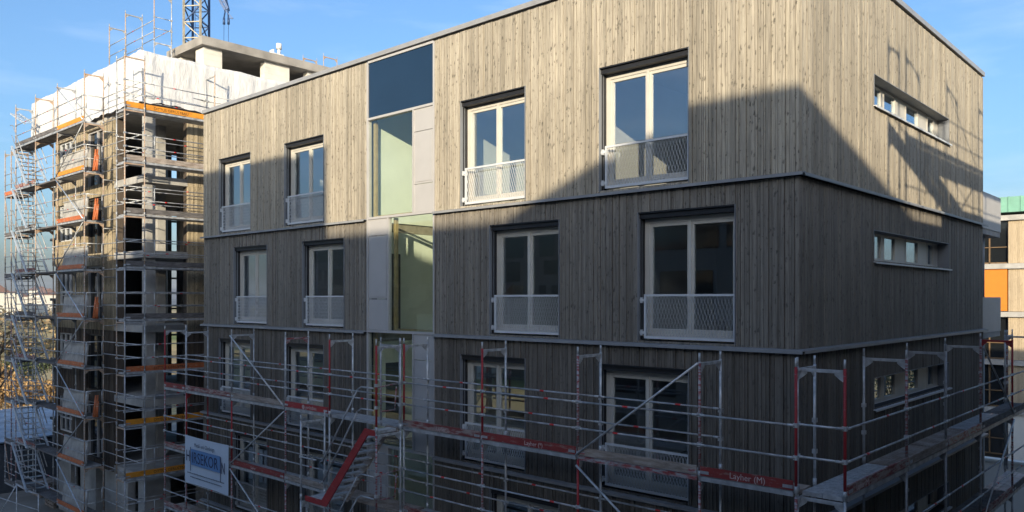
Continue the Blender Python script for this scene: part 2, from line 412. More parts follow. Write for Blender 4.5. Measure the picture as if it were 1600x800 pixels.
# french window as one part with its sub-parts, local x 0..WW, z 0..2.5, y inward
def make_window(parent):
    H = WZ1-WZ0
    f = MB(); x0, x1 = .0, WW; yr = .19
    f.box(x0+.03, x0+.13, yr, yr+.08, .06, H-.13); f.box(x1-.10, x1, yr, yr+.08, .06, H-.13)
    f.box(x0+.13, x1-.10, yr, yr+.08, H-.22, H-.13); f.box(x0+.13, x1-.10, yr, yr+.08, .06, .15)
    gx = [x0+.13, (x0+x1)/2-.0, x1-.10]
    for a, b in ((gx[0], gx[1]-.006), (gx[1]+.006, gx[2])):
        s = .062; za, zb = .15, H-.22; ys = yr+.018
        f.box(a, a+s, ys, ys+.07, za, zb); f.box(b-s, b, ys, ys+.07, za, zb)
        f.box(a+s, b-s, ys, ys+.07, zb-s, zb); f.box(a+s, b-s, ys, ys+.07, za, za+s+.02)
    f.box(gx[1]-.03, gx[1]+.03, yr-.006, yr+.017, .152, H-.222)
    fr = f.build('window', FRAME, parent, True)
    s = .062
    for a, b in ((gx[0], gx[1]-.006), (gx[1]+.006, gx[2])): MB().box(a+s-.004, b-s+.004, yr+.045, yr+.053, .23-.004, H-.22-s+.004).build('pane', GL, fr, True)
    j = MB()
    j.box(-.0, .014, -.034, .30, -.02, H); j.box(x1-.014, x1, -.034, .30, -.02, H)
    j.box(.0145, x1-.0145, .0, .30, -.05, .0, 0); j.box(.0145, .03, .05, .075, .02, H-.13, 1); j.box(.0145, .03, .12, .19, .02, H-.13, 1)
    j.build('reveal', [JAMB, DARK], fr, True)
    h = MB(); h.box(.0145, x1-.0145, .02, .30, H-.125, H-.003); h.box(.016, x1-.016, -.03, .02, H-.03, H-.004); h.build('shutter_box', DARK, fr, True)
    tr = MB(); tr.box(.0142, .022, .055, .085, .75, 1.75); tr.build('guide_rail', RAILP, fr, True)
    r = MB(); ra, rb, za, zb = .12, WW-.016, .04, .90; yf = .03; t = .042
    r.box(ra, ra+t, yf-.02, yf+.02, za, zb); r.box(rb-t, rb, yf-.02, yf+.02, za, zb)
    r.box(ra+t, rb-t, yf-.02, yf+.02, zb-t, zb); r.box(ra+t, rb-t, yf-.02, yf+.02, za, za+t+.012)
    for zz in (za+.09, zb-.14):                                       # hinge brackets to the reveal
        r.box(.0145, ra, yf-.012, yf+.012, zz, zz+.05); r.box(.04, .075, yf-.03, yf+.03, zz-.03, zz+.08)
    # expanded metal: zigzag strands with real thickness
    cw, chh = .068, .086; X0, X1, Z0, Z1 = ra+t-.004, rb-t+.004, za+t+.008, zb-t+.004
    nz = int((Z1-Z0)/chh); nx = int((X1-X0)/(cw/2)); chh = (Z1-Z0)/nz; st = (X1-X0)/nx; th = .0052
    for k in range(nz):
        zc = Z0+(k+.5)*chh; V = []; Fc = []
        for q in range(nx+1):
            up = (q+k) % 2; zz = zc+(chh/2 if up else -chh/2)*.98; x = X0+q*st
            V += [(x, yf-.005, zz-th), (x, yf+.004, zz-th+.003), (x, yf+.004, zz+th+.003), (x, yf-.005, zz+th)]
        for q in range(nx):
            b0 = q*4; b1 = b0+4
            for e in range(4): Fc.append((b0+e, b1+e, b1+(e+1) % 4, b0+(e+1) % 4))
        r.raw(V, Fc)
    r.build('railing', RAILP, fr, True)
    return fr
WIN = None
for i in range(5):
    for x in storey_cols(i):
        loc = (x+10, 0-6, LV[i]+WZ0)
        if WIN is None: WIN = make_window(B); WIN.location = loc
        else: place(WIN, B, loc)
# narrow ribbon windows on the right face, local y along the wall, x outward
def make_ribbon(parent):
    L = SIDE[1]-SIDE[0]; H = .62; f = MB(); xr = -.24; pl = []
    cols = [(0, .26, 'p'), (.26, 1.27, 'g'), (1.27, 1.36, 'f'), (1.36, 2.2, 'g'), (2.2, 2.9, 'p'), (2.9, 3.9, 'g'), (3.9, 4.6, 'p'), (4.6, 5.2, 'g'), (5.2, L, 'p')]
    for a, b, k in cols:
        if k in 'pf': f.box(xr-.06, xr-(.0 if k == 'p' else -.004), a, b, 0, H)
        else:
            t = .06; f.box(xr-.06, xr+.01, a, a+t, 0, H); f.box(xr-.06, xr+.01, b-t, b, 0, H)
            f.box(xr-.06, xr+.01, a+t, b-t, 0, t+.02); f.box(xr-.06, xr+.01, a+t, b-t, H-t, H)
            pl.append(MB().box(xr-.035, xr-.027, a+t-.003, b-t+.003, t+.017, H-t+.003))
    fr = f.build('ribbon_window', FRAME, parent, True)
    for q in pl: q.build('pane', GL, fr, True)
    j = MB(); j.box(-.3, .028, -.002, .012, 0, H); j.box(-.3, .028, L-.012, L+.002, 0, H); j.box(-.3, .026, .0125, L-.0125, H-.012, H+.002)
    j.build('reveal', JAMB, fr, True)
    s = MB(); s.prism([(-.24, -.03, .004), (.085, -.03, -.03), (.085, -.03, -.065), (.07, -.03, -.065), (.07, -.03, -.045), (-.24, -.03, -.02)], (0, L+.10, 0)); s.build('sill', RAILP, fr, True)
    return fr
RIB = None
for i in range(1, 5):
    loc = (10, SIDE[0]-6, storeys[i][3][0][2])
    if RIB is None: RIB = make_ribbon(B); RIB.location = loc
    else: place(RIB, B, loc)
# stair glazing: alternating glass and panels
st = MB(); t = .05; y0, y1 = -.03, .10
zs = [0.0, LV[1]+.03, LV[2]+.03, LV[3]+.03, LV[4]+.03, 14.80, 16.32]
st.box(STX0, STX0+t, y0, y1, .1, 16.32); st.box(STX1-t, STX1, y0, y1, .1, 16.32)
for z in zs[1:]: st.box(STX0+t, STX1-t, y0, y1, z-.035, z+.025)
GN = []; PN = []; ON = []
for k in range(5):
    za = zs[k]+.025; zb = zs[k+1]-.035
    left = (k % 2 == 1)                  # panel on the left side on odd storeys
    if left: pa, pb, ga, gb = STX0+t, STX0+.86, STX0+.90, STX1-t
    else: pa, pb, ga, gb = STX1-.78, STX1-t, STX0+t, STX1-.82
    m0 = pb if left else gb
    st.box(m0, m0+.04, y0, y1, za, zb)
    h = zb-za; cuts = [za, za+h*.27, za+h*.78, zb] if not left else [za, za+h*.28, za+h*.85, zb]
    PN.append([])
    for a, b in zip(cuts, cuts[1:]):
        P = MB().box(pa, pb, .0, .05, a+.008, b-.008)
        if a == cuts[1]: P.box(pa+.05, pb-.05, -.012, -.0005, cuts[1]+.06, cuts[2]-.06)
        PN.append(P)
    GN.append(MB().box(ga, gb, .03, .042, za, zb))
    ON.append(MB().box(ga+.002, ga+.10, .16, .24, za, zb).box(ga+.1005, gb, .17, .24, za, za+.05))
sw = st.build('stair_window', PANEL, B)
for q in GN: q.build('pane', GLD, sw)
for q in PN:
    if q: q.build('infill_panel', PANEL, sw)
for q in ON: q.build('inner_frame', OCHRE, sw)
MB().box(STX0+t, STX1-t, .0, .06, 14.825, 16.285).build('blue_panel', BLUEP, sw)
nb = MB().box(-11.797, -11.785, 2.35, 2.65, 10.45, 11.0); nb.build('notice', simple('notice paper', (.55, .68, .70), .8), sw)
# balconies on the far end
bl = None
for zb, zt in ((11.9, 13.12), (8.85, 10.05)):
    b = MB(); b.box(-4.5, -.06, DEP+.02, 15.4, zb, zb+.16, 1); b.box(-.10, -.04, DEP+.02, 15.4, zb+.161, zt); b.box(-4.5, -.10, 15.34, 15.4, zb+.161, zt)
    b.build('balcony', [PANEL, CONC], B)
pm = MB(); pm.tube((-.30, 14.2, 0), (-.30, 14.2, 8.85), .07, 0, 12); pm.tube((-.30, 14.2, 10.05), (-.30, 14.2, 11.9), .07, 0, 12); pm.build('balcony_post', LEDGE, B)

# ------------------------------------------------------------------ scaffolding kit
RT = .0242
def gusset(mb, p, dx, dz, m):
    """perforated corner plate under a frame's top bar, arm along vector dx"""
    p = Vector(p); d = Vector(dx); t = d.cross(Vector((0, 0, 1))).normalized()*.006; z = Vector((0, 0, 1))
    pts = [p, p+d*.13, p+d*.13-z*.03, p+d*.05-z*.095, p-z*.13]
    mb.prism([q-t for q in pts], t*2, m)
_frames = {}
def frame_mesh(axis, wd, h, style, gus=1):
    """U frame: two standards, top bar, gussets, couplers; local origin at the outer foot; axis = direction to the inner standard"""
    key = (axis, round(wd, 3), h, style, gus)
    if key in _frames: return _frames[key]
    a = Vector(axis); mb = MB(); i = a*wd
    ms = {'g': (0, 0, 0), 'r': (1, 0, 0), 'd': (0, 1, 0), 'rr': (1, 1, 1), 't': (2, 2, 2), 'tg': (2, 0, 0), 'rg': (1, 0, 0), 'b': (0, 0, 1)}[style]
    mb.tube((0, 0, 0), (0, 0, h-.05), RT, ms[0]); mb.tube(i, i+Vector((0, 0, h-.05)), RT, ms[1])
    mb.tube((0, 0, h-.05), (0, 0, h+.09), .019, 0); mb.tube(i+Vector((0, 0, h-.05)), i+Vector((0, 0, h+.09)), .019, 0)
    zt = h-.10
    mb.bar(a*RT+Vector((0, 0, zt)), i-a*RT+Vector((0, 0, zt)), .048, .05, ms[2])
    if gus: gusset(mb, a*RT+Vector((0, 0, zt-.026)), a, 1, ms[2]); gusset(mb, i-a*RT+Vector((0, 0, zt-.026)), -a, 1, ms[2])
    for z in (.55, 1.05):                                  # guardrail wedge boxes
        for q in (Vector((0, 0, 0)), i): mb.box(q.x-.034, q.x+.034, q.y-.034, q.y+.034, z-.035, z+.035, 0)
    for q in (Vector((0, 0, 0)), i): mb.tube(q+Vector((0, 0, .0)), q+Vector((0, 0, .11)), .033, 0)
    mats = [GALV, RED if style in ('r', 'rr') else REDG, PEACH]
    if style in ('t', 'tg'): mats = [GALVD, REDG, PEACH]
    if style == 'd': mats = [GALVD, GALVD, GALVD]
    me = mb.mesh('frame', mats); _frames[key] = me; return me
def add_frame(root, pos, axis, wd, h, style, gus=1):
    ob = bpy.data.objects.new('frame', frame_mesh(axis, wd, h, style, gus)); COL.objects.link(ob); ob.parent = root
    ob.location = Vector(pos)-root.location; return ob
def frame_basis(along):
    al = Vector(along)
    return al
def deck(root, p, q, inner, mat, name='deck', planks=2):
    """steel planks from p to q (outer edge line), depth along inner"""
    p = Vector(p); q = Vector(q); i = Vector(inner); d = (q-p).normalized(); L = (q-p).length; mb = MB(); wd = i.length; iu = i.normalized()
    for k in range(planks):
        a = .05+k*(wd-.1)/planks; b = .05+(k+1)*(wd-.1)/planks-.012
        P0 = p+d*.04+iu*a; P1 = p+d*(L-.04)+iu*a; P2 = p+d*(L-.04)+iu*b; P3 = p+d*.04+iu*b
        up = Vector((0, 0, .0)); dn = Vector((0, 0, -.06))
        mb.quadbox([P0+dn, P1+dn, P2+dn, P3+dn, P0, P1, P2, P3] if d.cross(iu).z > 0 else [P3+dn, P2+dn, P1+dn, P0+dn, P3, P2, P1, P0])
        for e in range(5):                                  # raised ribs
            s0 = a+(b-a)*(e+.5)/5
            mb.bar(p+d*.06+iu*s0+Vector((0, 0, .003)), p+d*(L-.06)+iu*s0+Vector((0, 0, .003)), .018, .006)
    return mb.build(name, mat, root)
def toe(root, p, q, mat, h=.15, wordm=None, strip=GALVD, off=None, lettering=None, tmat=None, tsize=.1, tpos=.42, emblem=False, extra=None):
    """toe board between two outer standards; off = outward normal"""
    p = Vector(p); q = Vector(q); n = Vector(off); d = (q-p).normalized(); mb = MB(); z = Vector((0, 0, 1))
    L = (q-p).length; a = p+d*.035; b = q-d*.035
    mb.bar(a+z*(.045+h/2)+n*.028, b+z*(.045+h/2)+n*.028, .03, h, 0)
    mb.bar(a+z*(-.012)+n*.012, b+z*(-.012)+n*.012, .05, .075, 1)
    for e in (.0, L-.07-.16): mb.bar(a+d*e+z*.10+n*.046, a+d*(e+.16)+z*.10+n*.046, .006, .05, 1)
    ob = mb.build('toe_board', [mat, strip], root)
    if lettering:
        t = MB(); ux = d if d.cross(z).dot(n) > 0 else -d
        st0 = (p if ux.dot(d) > 0 else q)
        org = st0+ux*(L*tpos)+z*(.045+h*.2)+n*.0435
        text(t, lettering, tsize, org, ux, z, 0, .003, 'LEFT', 1.0)
        if emblem:
            o2 = org-ux*.1+z*.035; V = [o2+(ux*math.cos(k*math.pi/8)+z*math.sin(k*math.pi/8))*.062 for k in range(16)]
            t.prism(V, n*.003)
        t.build('lettering', tmat or TEXTW, ob)
    return ob
def rail(root, p, q, mat=GALVD, r=.0185, name='guardrail', ends=True):
    p = Vector(p); q = Vector(q); d = (q-p).normalized(); mb = MB(); L = (q-p).length
    mb.tube(p, q, r, 0)
    if ends:
        for e in ((p+d*.03, p+d*.12), (q-d*.12, q-d*.03)): mb.tube(e[0], e[1], r*1.18, 1)
        if L > 2:
            c = p+d*L*random.uniform(.25, .75); mb.tube(c, c+d*.11, r*1.07, 2)
    return mb.build(name, [mat, GALV, REDTAPE], root)
REDTAPE = simple('red marking tape', (.55, .03, .03), .5)
def brace(root, p, q, mat=GALV):
    return MB().tube(p, q, .021, 0).build('brace', mat, root)

# ---- scaffold along the front
YO, YI = -1.15, -.42
FX = [-21.42, -19.85, -16.91, -13.95, -11.87, -8.90, -6.34, -3.79, -1.21, .45]
F = thing('front_scaffold', 'red and galvanised steel scaffold running along the long boarded facade', 'scaffold', (-10, YO, 0))
fst = {7: ['r', 'd', 'd', 'b', 'r', 'r', 'r', 'rg', 'rg', 'r'], 5: ['rg', 'rr', 'r', 'rg', 'g', 'g', 'rg', 'r', 'rg', 'rg'], 3: ['rg']*10, 1: ['g']*10}
for z in (7, 5, 3, 1):
    for k, x in enumerate(FX): add_frame(F, (x, YO, z), (0, 1, 0), YI-YO, 2.0, fst[z][k])
ft = MB()
for x in FX:
    for y in (YO, YI): ft.box(x-.08, x+.08, y-.08, y+.08, 0, .012); ft.tube((x, y, .012), (x, y, 1.0), .018)
ft.build('base_jacks', GALV, F)
for z in (7, 5, 3):
    for k, (a, b) in enumerate(zip(FX, FX[1:])):
        deck(F, (a, YO, z), (b, YO, z), (0, YI-YO, 0), GALVD if (k+z) % 3 else WBOARD)
        toeM, kw = REDW, {}
        if z == 7:
            toeM, kw = [(REDB, dict(lettering='Layher', tsize=.1, tpos=.45)), (REDW, {}), (WBOARD, {}), (RED, dict(lettering='gerüstbau', tsize=.13, tpos=.5, emblem=True)), (None, {}),
                        (REDW, dict(lettering='Layher', tsize=.12, tpos=.45)), (REDB, dict(lettering='Layher (*)', tsize=.12, tpos=.48)), (WBOARD, dict(strip=REDG)), (REDB, dict(lettering='Layher (M)', tsize=.14, tpos=.34)),][k]
        elif z == 5:
            toeM, kw = [(REDW, {}), (REDW, {}), (REDB, dict(lettering='Layher', tsize=.1, tpos=.4)), (WBOARD, {}), (None, {}), (REDW, {}), (REDB, {}), (REDW, {}), (REDB, {})][k]
        if toeM: toe(F, (a, YO, z), (b, YO, z), toeM, off=(0, -1, 0), **kw)
        rr_ = random.Random(k*7+z)
        for hgt in (.55, 1.05):
            if not (k == 8 and z == 7 and False):
                rail(F, (a, YO-.03, z+hgt), (b, YO-.03, z+hgt), GALVD)
            if k < 8 and z >= 5: rail(F, (a, YI-.03, z+hgt+.03), (b, YI-.03, z+hgt+.03), GALVD)
brace(F, (-3.79, YO-.06, 7.05), (-1.21, YO-.06, 8.92)); brace(F, (-3.79, YO-.06, 6.85), (-1.21, YO-.06, 5.0))
brace(F, (-16.91, YO-.06, 8.9), (-13.95, YO-.06, 7.05)); brace(F, (-16.91, YO-.06, 5.05), (-13.95, YO-.06, 6.9)); brace(F, (-16.91, YO-.06, 4.9), (-13.95, YO-.06, 3.05))
# stair bay standing in front of it
for z, x, s in ((7, -8.87, 'r'), (5, -8.87, 'rg'), (3, -8.87, 'g'), (5, -11.90, 'g'), (3, -11.90, 'g'), (1, -8.87, 'g'), (1, -11.90, 'g')):
    add_frame(F, (x, -1.98, z), (0, 1, 0), .70, 2.0, s)
add_frame(F, (-9.62, -1.26, 7), (1, 0, 0), .70, 2.0, 'd')
for z in (5, 3):
    rail(F, (-11.9, -2.0, z+1.05), (-11.2, -2.0, z+1.05)); 
for z in (5.0, 7.0):
    eg = MB()
    for x in (-8.87, ):
        eg.path([(x, -1.95, z+1.0), (x, -1.35, z+1.05)], .018); eg.path([(x, -1.85, z+.98), (x, -1.85, z+.45), (x, -1.45, z+.45), (x, -1.40, z+.98)], .016)
    eg.build('end_guard', [REDG], F)
# access stairs hung in the stair bay
def access_stair(z, red, lab):
    T = thing('access_stair', lab, 'stair', (-10, -1.95, z), 'access stairs in the front scaffold')
    top = (-9.30, z+1.96); bot = (-10.95, z+.02)
    for y in (-1.96, -1.34):
        s = MB()
        s.prism([(bot[0]-.09, y, bot[1]-.06), (bot[0]+.09, y, bot[1]-.06), (top[0]+.09, y, top[1]-.05), (top[0]+.09, y, top[1]+.07), (top[0]-.03, y, top[1]+.07), (bot[0]-.09, y, bot[1]+.08)], (0, .035, 0))
        s.box(top[0]+.091, -8.92, y, y+.035, top[1]-.07, top[1]+.06); s.box(-11.75, bot[0]-.091, y, y+.035, bot[1]-.06, bot[1]+.07)
        s.build('stringer', red if y < -1.5 else WBOARD, T)
    for k in range(1, 10):
        u = k/10; x = bot[0]+(top[0]-bot[0])*u; zz = bot[1]+(top[1]-bot[1])*u
        MB().box(x-.10, x+.10, -1.924, -1.341, zz-.012, zz+.022).build('tread', GALV, T)
    for xa, xb, zz in ((top[0]+.06, -8.95, top[1]+.02), (-11.75, bot[0]-.06, bot[1]+.02)):
        MB().box(xa, xb, -1.924, -1.341, zz-.04, zz+.02).build('landing', GALV, T)
    for hgt, y in ((1.02, -2.0), (.52, -2.0)):
        h = MB(); h.path([(-8.95, y, top[1]+hgt), (top[0]-.1, y, top[1]+hgt), (top[0]-.25, y, top[1]+hgt-.08), (bot[0]+.05, y, bot[1]+hgt+.05), (bot[0]-.1, y, bot[1]+hgt-.02)], .019)
        h.build('handrail', GALVD, T)
    return T
access_stair(5.0, RED, 'red stringer scaffold stair with steel treads, uppermost flight in the front scaffold')
access_stair(3.0, REDG, 'scaffold stair with steel treads directly below the red stringer flight')

# ---- scaffold along the right side
XI, XO = .40, 1.13
SY = [-.98, 1.98, 4.52, 7.38, 10.75, 13.7]
Sd = thing('side_scaffold', 'steel scaffold with a long plank deck along the narrow end wall', 'scaffold', (XO, 5, 0))
ss = {7: ['r', 'rg', 'd', 'rg', 'rr', 'rg'], 5: ['g', 'd', 'd', 'd', 'rg', 'd'], 3: ['d']*6, 1: ['d']*6}
for z in (7, 5, 3, 1):
    for k, y in enumerate(SY): add_frame(Sd, (XO, y, z), (-1, 0, 0), XO-XI, 2.0, ss[z][k])
ft = MB()
for y in SY:
    for x in (XI, XO): ft.box(x-.08, x+.08, y-.08, y+.08, 0, .012); ft.tube((x, y, .012), (x, y, 1.0), .018)
ft.build('base_jacks', GALV, Sd)
for z in (7, 5, 3):
    for k, (a, b) in enumerate(zip(SY, SY[1:])):
        deck(Sd, (XO, a, z), (XO, b, z), (XI-XO, 0, 0), [GALV, WBOARD, WBOARD, GALVD, WBOARDD][k] if z == 7 else [GALVD, WBOARDD][k % 2])
        toe(Sd, (XO, a, z), (XO, b, z), [REDW, WBOARD, REDG, WBOARDD, WBOARDD][k] if z == 7 else [WBOARDD, REDW][k % 2], off=(1, 0, 0), **(dict(lettering='Layher (M)', tsize=.13, tpos=.12) if k == 0 and z == 7 else {}))
        for hgt in (.55, 1.05): rail(Sd, (XO+.03, a, z+hgt), (XO+.03, b, z+hgt), GALVD)
for hgt in (.55, 1.05): rail(Sd, (XI, -1.02, 7+hgt), (XO, -1.02, 7+hgt), GALV)
brace(Sd, (XO+.05, 7.42, 8.9), (XO+.05, 10.7, 7.05), GALVD); brace(Sd, (XO+.05, 10.72, 6.9), (XO+.05, 7.45, 5.0), GALV)
# return along the back face
add_frame(Sd, (.4, 13.95, 7), (0, 1, 0), .73, 2.0, 'rg'); add_frame(Sd, (-.75, 13.95, 7), (0, 1, 0), .73, 2.0, 'rg')
add_frame(Sd, (.4, 13.95, 5), (0, 1, 0), .73, 2.0, 'd'); add_frame(Sd, (-.75, 13.95, 5), (0, 1, 0), .73, 2.0, 'd')

# ---- company banner tied to the front scaffold
bx0, bx1, bz0, bz1, by = -19.78, -16.96, 4.08, 5.60, YO-.075
bn = MB(); nx, nz = 28, 14; V = []; Fc = []
for j in range(nz+1):
    for i in range(nx+1):
        u, v = i/nx, j/nz; y = by-.010*math.sin(u*7+v*3)*(1-v)-.012*math.sin((u+v)*15)*max(0, .35-v)
        V.append((bx0+(bx1-bx0)*u, y, bz0+(bz1-bz0)*v-.03*math.sin(u*math.pi)*(v-.5)))
nV = len(V); V += [(a, b+.004, c) for a, b, c in V]
for j in range(nz):
    for i in range(nx):
        q = j*(nx+1)+i; Fc.append((q, q+1, q+nx+2, q+nx+1)); Fc.append((nV+q+nx+1, nV+q+nx+2, nV+q+1, nV+q))
bn.raw(V, Fc, 0, True)
BN = bn.build('company_banner', BANW); base(BN); tag(BN, 'white company banner with blue field tied to the front scaffold', 'banner')
yf = by-.030; pr = MB()
def bt(s, size, x, z, m, sq=1.0): text(pr, s, size, (x, yf-.002*(m+1), z), (1, 0, 0), (0, 0, 1), m, .002, 'LEFT', sq)
pr.box(bx0+.47, bx0+2.36, yf-.002, yf, bz0+.62, bz0+1.13, 0)
pr.box(bx0+.42, bx0+.455, yf-.006, yf-.003, bz0+.42, bz0+1.18, 1); pr.box(bx0+2.37, bx0+2.405, yf-.006, yf-.003, bz0+.36, bz0+1.12, 1)
bt('H', .50, bx0+.13, bz0+.72, 1, .80); bt('IRSEKOR', .50, bx0+.52, bz0+.70, 1, .88); bt('N', .50, bx0+2.43, bz0+.62, 1, .62)
bt('Metall- und Glasdesign', .175, bx0+.70, bz0+1.22, 2, .82)
rb = random.Random(2)
for zz, xa, xb in ((bz0+.335, .22, 2.62), (bz0+.22, .42, 2.45)):
    x = xa
    while x < xb:
        wv = rb.uniform(.03, .10); pr.box(bx0+x, bx0+min(x+wv, xb), yf-.002, yf, zz, zz+rb.choice((.028, .034)), 2); x += wv+.018
pr.build('print', [BANB, NAVY, simple('banner grey ink', (.12, .14, .18), .7)], BN)

# ------------------------------------------------------------------ the tower under construction
TXL, TXR, TY0, TY1 = -36.2, -26.6, .36, 16.0
T = thing('unfinished_tower_block', 'unfinished concrete tower block with open corner loggias behind scaffolding', 'building', (-31, 8, 0))
TZ = [3.05, 6.0, 8.95, 11.92, 14.9, 17.85]
for z in TZ:
    s = MB(); s.box(TXL, TXR+.12, TY0-.12, TY1, z-.28, z); s.build('floor_slab', CONC, T)
lo = [0.0]+TZ[:-1]
for k, (za, zb) in enumerate(zip(lo, TZ)):
    zb -= .282; za += .001; up = k >= 3; wm = WT if up else WTD  # lower floors take the boards with shade in their colour
    if k == 0:
        m = MB()
        for a, b in ((TXL, -34.6), (-33.4, -31.6), (-30.6, -28.2), (-27.2, TXR)): m.box(a, b, TY0, TY0+.3, za, zb)
        m.box(TXR-.3, TXR, TY0+.301, 1.4, za, zb); m.box(TXR-.3, TXR, 2.6, TY1, za, zb); m.box(TXL, TXL+.3, TY0+.31, TY1, za, zb); m.box(TXL+.31, TXR-.31, TY1-.3, TY1, za, zb)
        m.build('concrete_wall', CONC, T); continue
    c = MB(); c.box(TXR-.42, TXR-.05, TY0+.08, TY0+.45, za, zb); c.build('column', CONC, T)
    c = MB(); c.box(-29.75, -29.4, 2.1, 2.45, za, zb); c.box(-33.0, -32.6, 4.6, 5.0, za, zb, 0); c.build('column', CONC, T)
    w_ = MB(); rng = random.Random(90+k)
    def bwall(mb, a0, a1, zz0, zz1, ax, c0, th, hs=()):
        for a, b in boards(rng, a0, a1, list(hs)):
            d = rng.choice((0, .01, .02))
            for p, q in strips(a, b, zz0, zz1, hs):
                if ax == 'x': mb.box(a+.004, b-.004, c0-d, c0+th, p, q)
                else: mb.box(c0-th, c0+d, a+.004, b-.004, p, q)
    # left face: pier, glazed door, window
    bwall(w_, TXL, -29.3, za-.28, zb+.0, 'x', TY0-.125, .10, [(-35.9, -34.0, za+.75, zb-.25), (-32.4, -30.35, za+.05, zb-.2)])
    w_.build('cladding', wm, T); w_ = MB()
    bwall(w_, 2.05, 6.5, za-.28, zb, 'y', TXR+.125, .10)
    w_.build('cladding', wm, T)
    wi = MB(); wi.box(TXL, -35.9, TY0, TY0+.25, za, zb); wi.box(-34.0, -32.4, TY0, TY0+.25, za, zb); wi.box(-30.35, -29.3, TY0, TY0+.25, za, zb)
    wi.box(-35.9, -34.0, TY0, TY0+.25, za, za+.75); wi.box(TXR-.25, TXR, 2.05, TY1, za, zb)
    wi.box(TXL, TXL+.25, TY0+.26, 5.05, za, zb); wi.box(TXL, TXL+.25, 6.45, TY1, za, zb); wi.box(TXL+.26, TXR-.26, 9.0, 9.25, za, zb)
    wi.box(TXL+.26, -33.5, 4.1, 4.3, za, zb)
    wi.build('wall', WTD, T)
    fr = MB()
    for y in (5.05, 5.5, 5.62, 6.39): fr.box(TXL-.02, TXL+.28, y, y+.07, za, zb)
    for z in (za+.5, zb-.6): fr.box(TXL+.05, TXL+.18, 5.7, 6.39, z, z+.09)
    fr.build('window', DOORD, T)
    gd = MB(); gx0, gx1 = -35.9, -34.0
    for q in range(4): x = gx0+(gx1-gx0-.07)*q/3; gd.box(x, x+.07, TY0-.02, TY0+.06, za+.75, zb-.25)
    for z in (za+.75, za+1.35, zb-.32): gd.box(gx0+.07, gx1-.07, TY0-.015, TY0+.055, z, z+.07)
    wf = gd.build('window', RAILP, T); MB().box(gx0, gx1, TY0+.06, TY0+.08, za+.75, zb-.25).build('pane', GLK, wf)
    dd = MB()
    for x in (-32.4, -31.42, -30.43): dd.box(x, x+.08, TY0-.02, TY0+.06, za+.05, zb-.2)
    dd.box(-32.32, -30.43, TY0-.015, TY0+.05, zb-.28, zb-.2)
    df = dd.build('balcony_door', PANEL if k % 2 else DOORD, T); MB().box(-32.4, -30.35, TY0+.06, TY0+.08, za+.05, zb-.2).build('pane', GLK, df)
    # ribbon bay at the far corner
    bo = MB(); bo.box(-38.3, TXL-.02, .75, 3.2, za-.30, za+.35, 0); bo.box(-38.25, TXL-.02, .80, 3.1, za+.351, za+.95, 1); bo.box(-38.4, TXL-.02, .68, 3.25, za+.951, za+1.08, 0)
    for q in range(5): x = -38.26+q*.48; bo.box(x, x+.07, .74, .80, za+.351, za+.95, 2)
    bo.box(-38.25, TXL-.02, .742, .80, za+.62, za+.67, 2)
    bo.build('corner_bay', [SLATE, GLK, RAILP], T)
# parapet and penthouse
pp = MB(); pp.box(TXL, TXR, TY0, TY0+.3, 17.851, 19.35); pp.box(TXR-.3, TXR, TY0+.31, TY1, 17.851, 19.35); pp.box(TXL, TXR-.31, TY0+.31, TY1, 19.0, 19.25); pp.build('parapet', CONCD, T)
ph = MB(); ph.box(-31.2, -27.75, 3.3, 14.5, 21.05, 21.42); ph.build('roof', CONCD, T)
for (x0, x1, y0, y1) in ((-28.75, -28.0, 3.5, 4.35), (-28.4, -28.0, 6.45, 7.75), (-28.4, -28.0, 8.75, 14.2), (-31.0, -30.2, 3.5, 4.1)):
    pr_ = MB(); z = 19.26
    while z < 21.0:
        h = min(.248, 21.045-z); pr_.box(x0, x1, y0, y1, z, z+h-.004); z += .25
    pr_.box(x0+.006, x1-.006, y0+.006, y1-.006, 19.26, 21.045, 1)
    pr_.build('block_pier', [BRICKW, CONC], T)
MB().box(-31.0, -30.7, 4.2, 14.2, 19.26, 21.04).build('penthouse_wall', DOORD, T)
vt = MB(); vt.box(-31.0, -30.4, 8.4, 8.85, 21.42, 22.3, 0); vt.box(-31.05, -30.35, 8.35, 8.9, 22.3, 22.36, 1)
for q in range(3): vt.tube((-30.95+.14*q, 8.5, 22.36), (-30.95+.14*q, 8.5, 22.62), .045, 1)
vt.tube((-30.48, 8.7, 22.36), (-30.48, 8.7, 22.62), .08, 1, 10); vt.tube((-30.48, 8.7, 22.62), (-30.48, 8.7, 22.9), .14, 1, 12)
vt.build('roof_vent', [BLUEST, TARP], T)
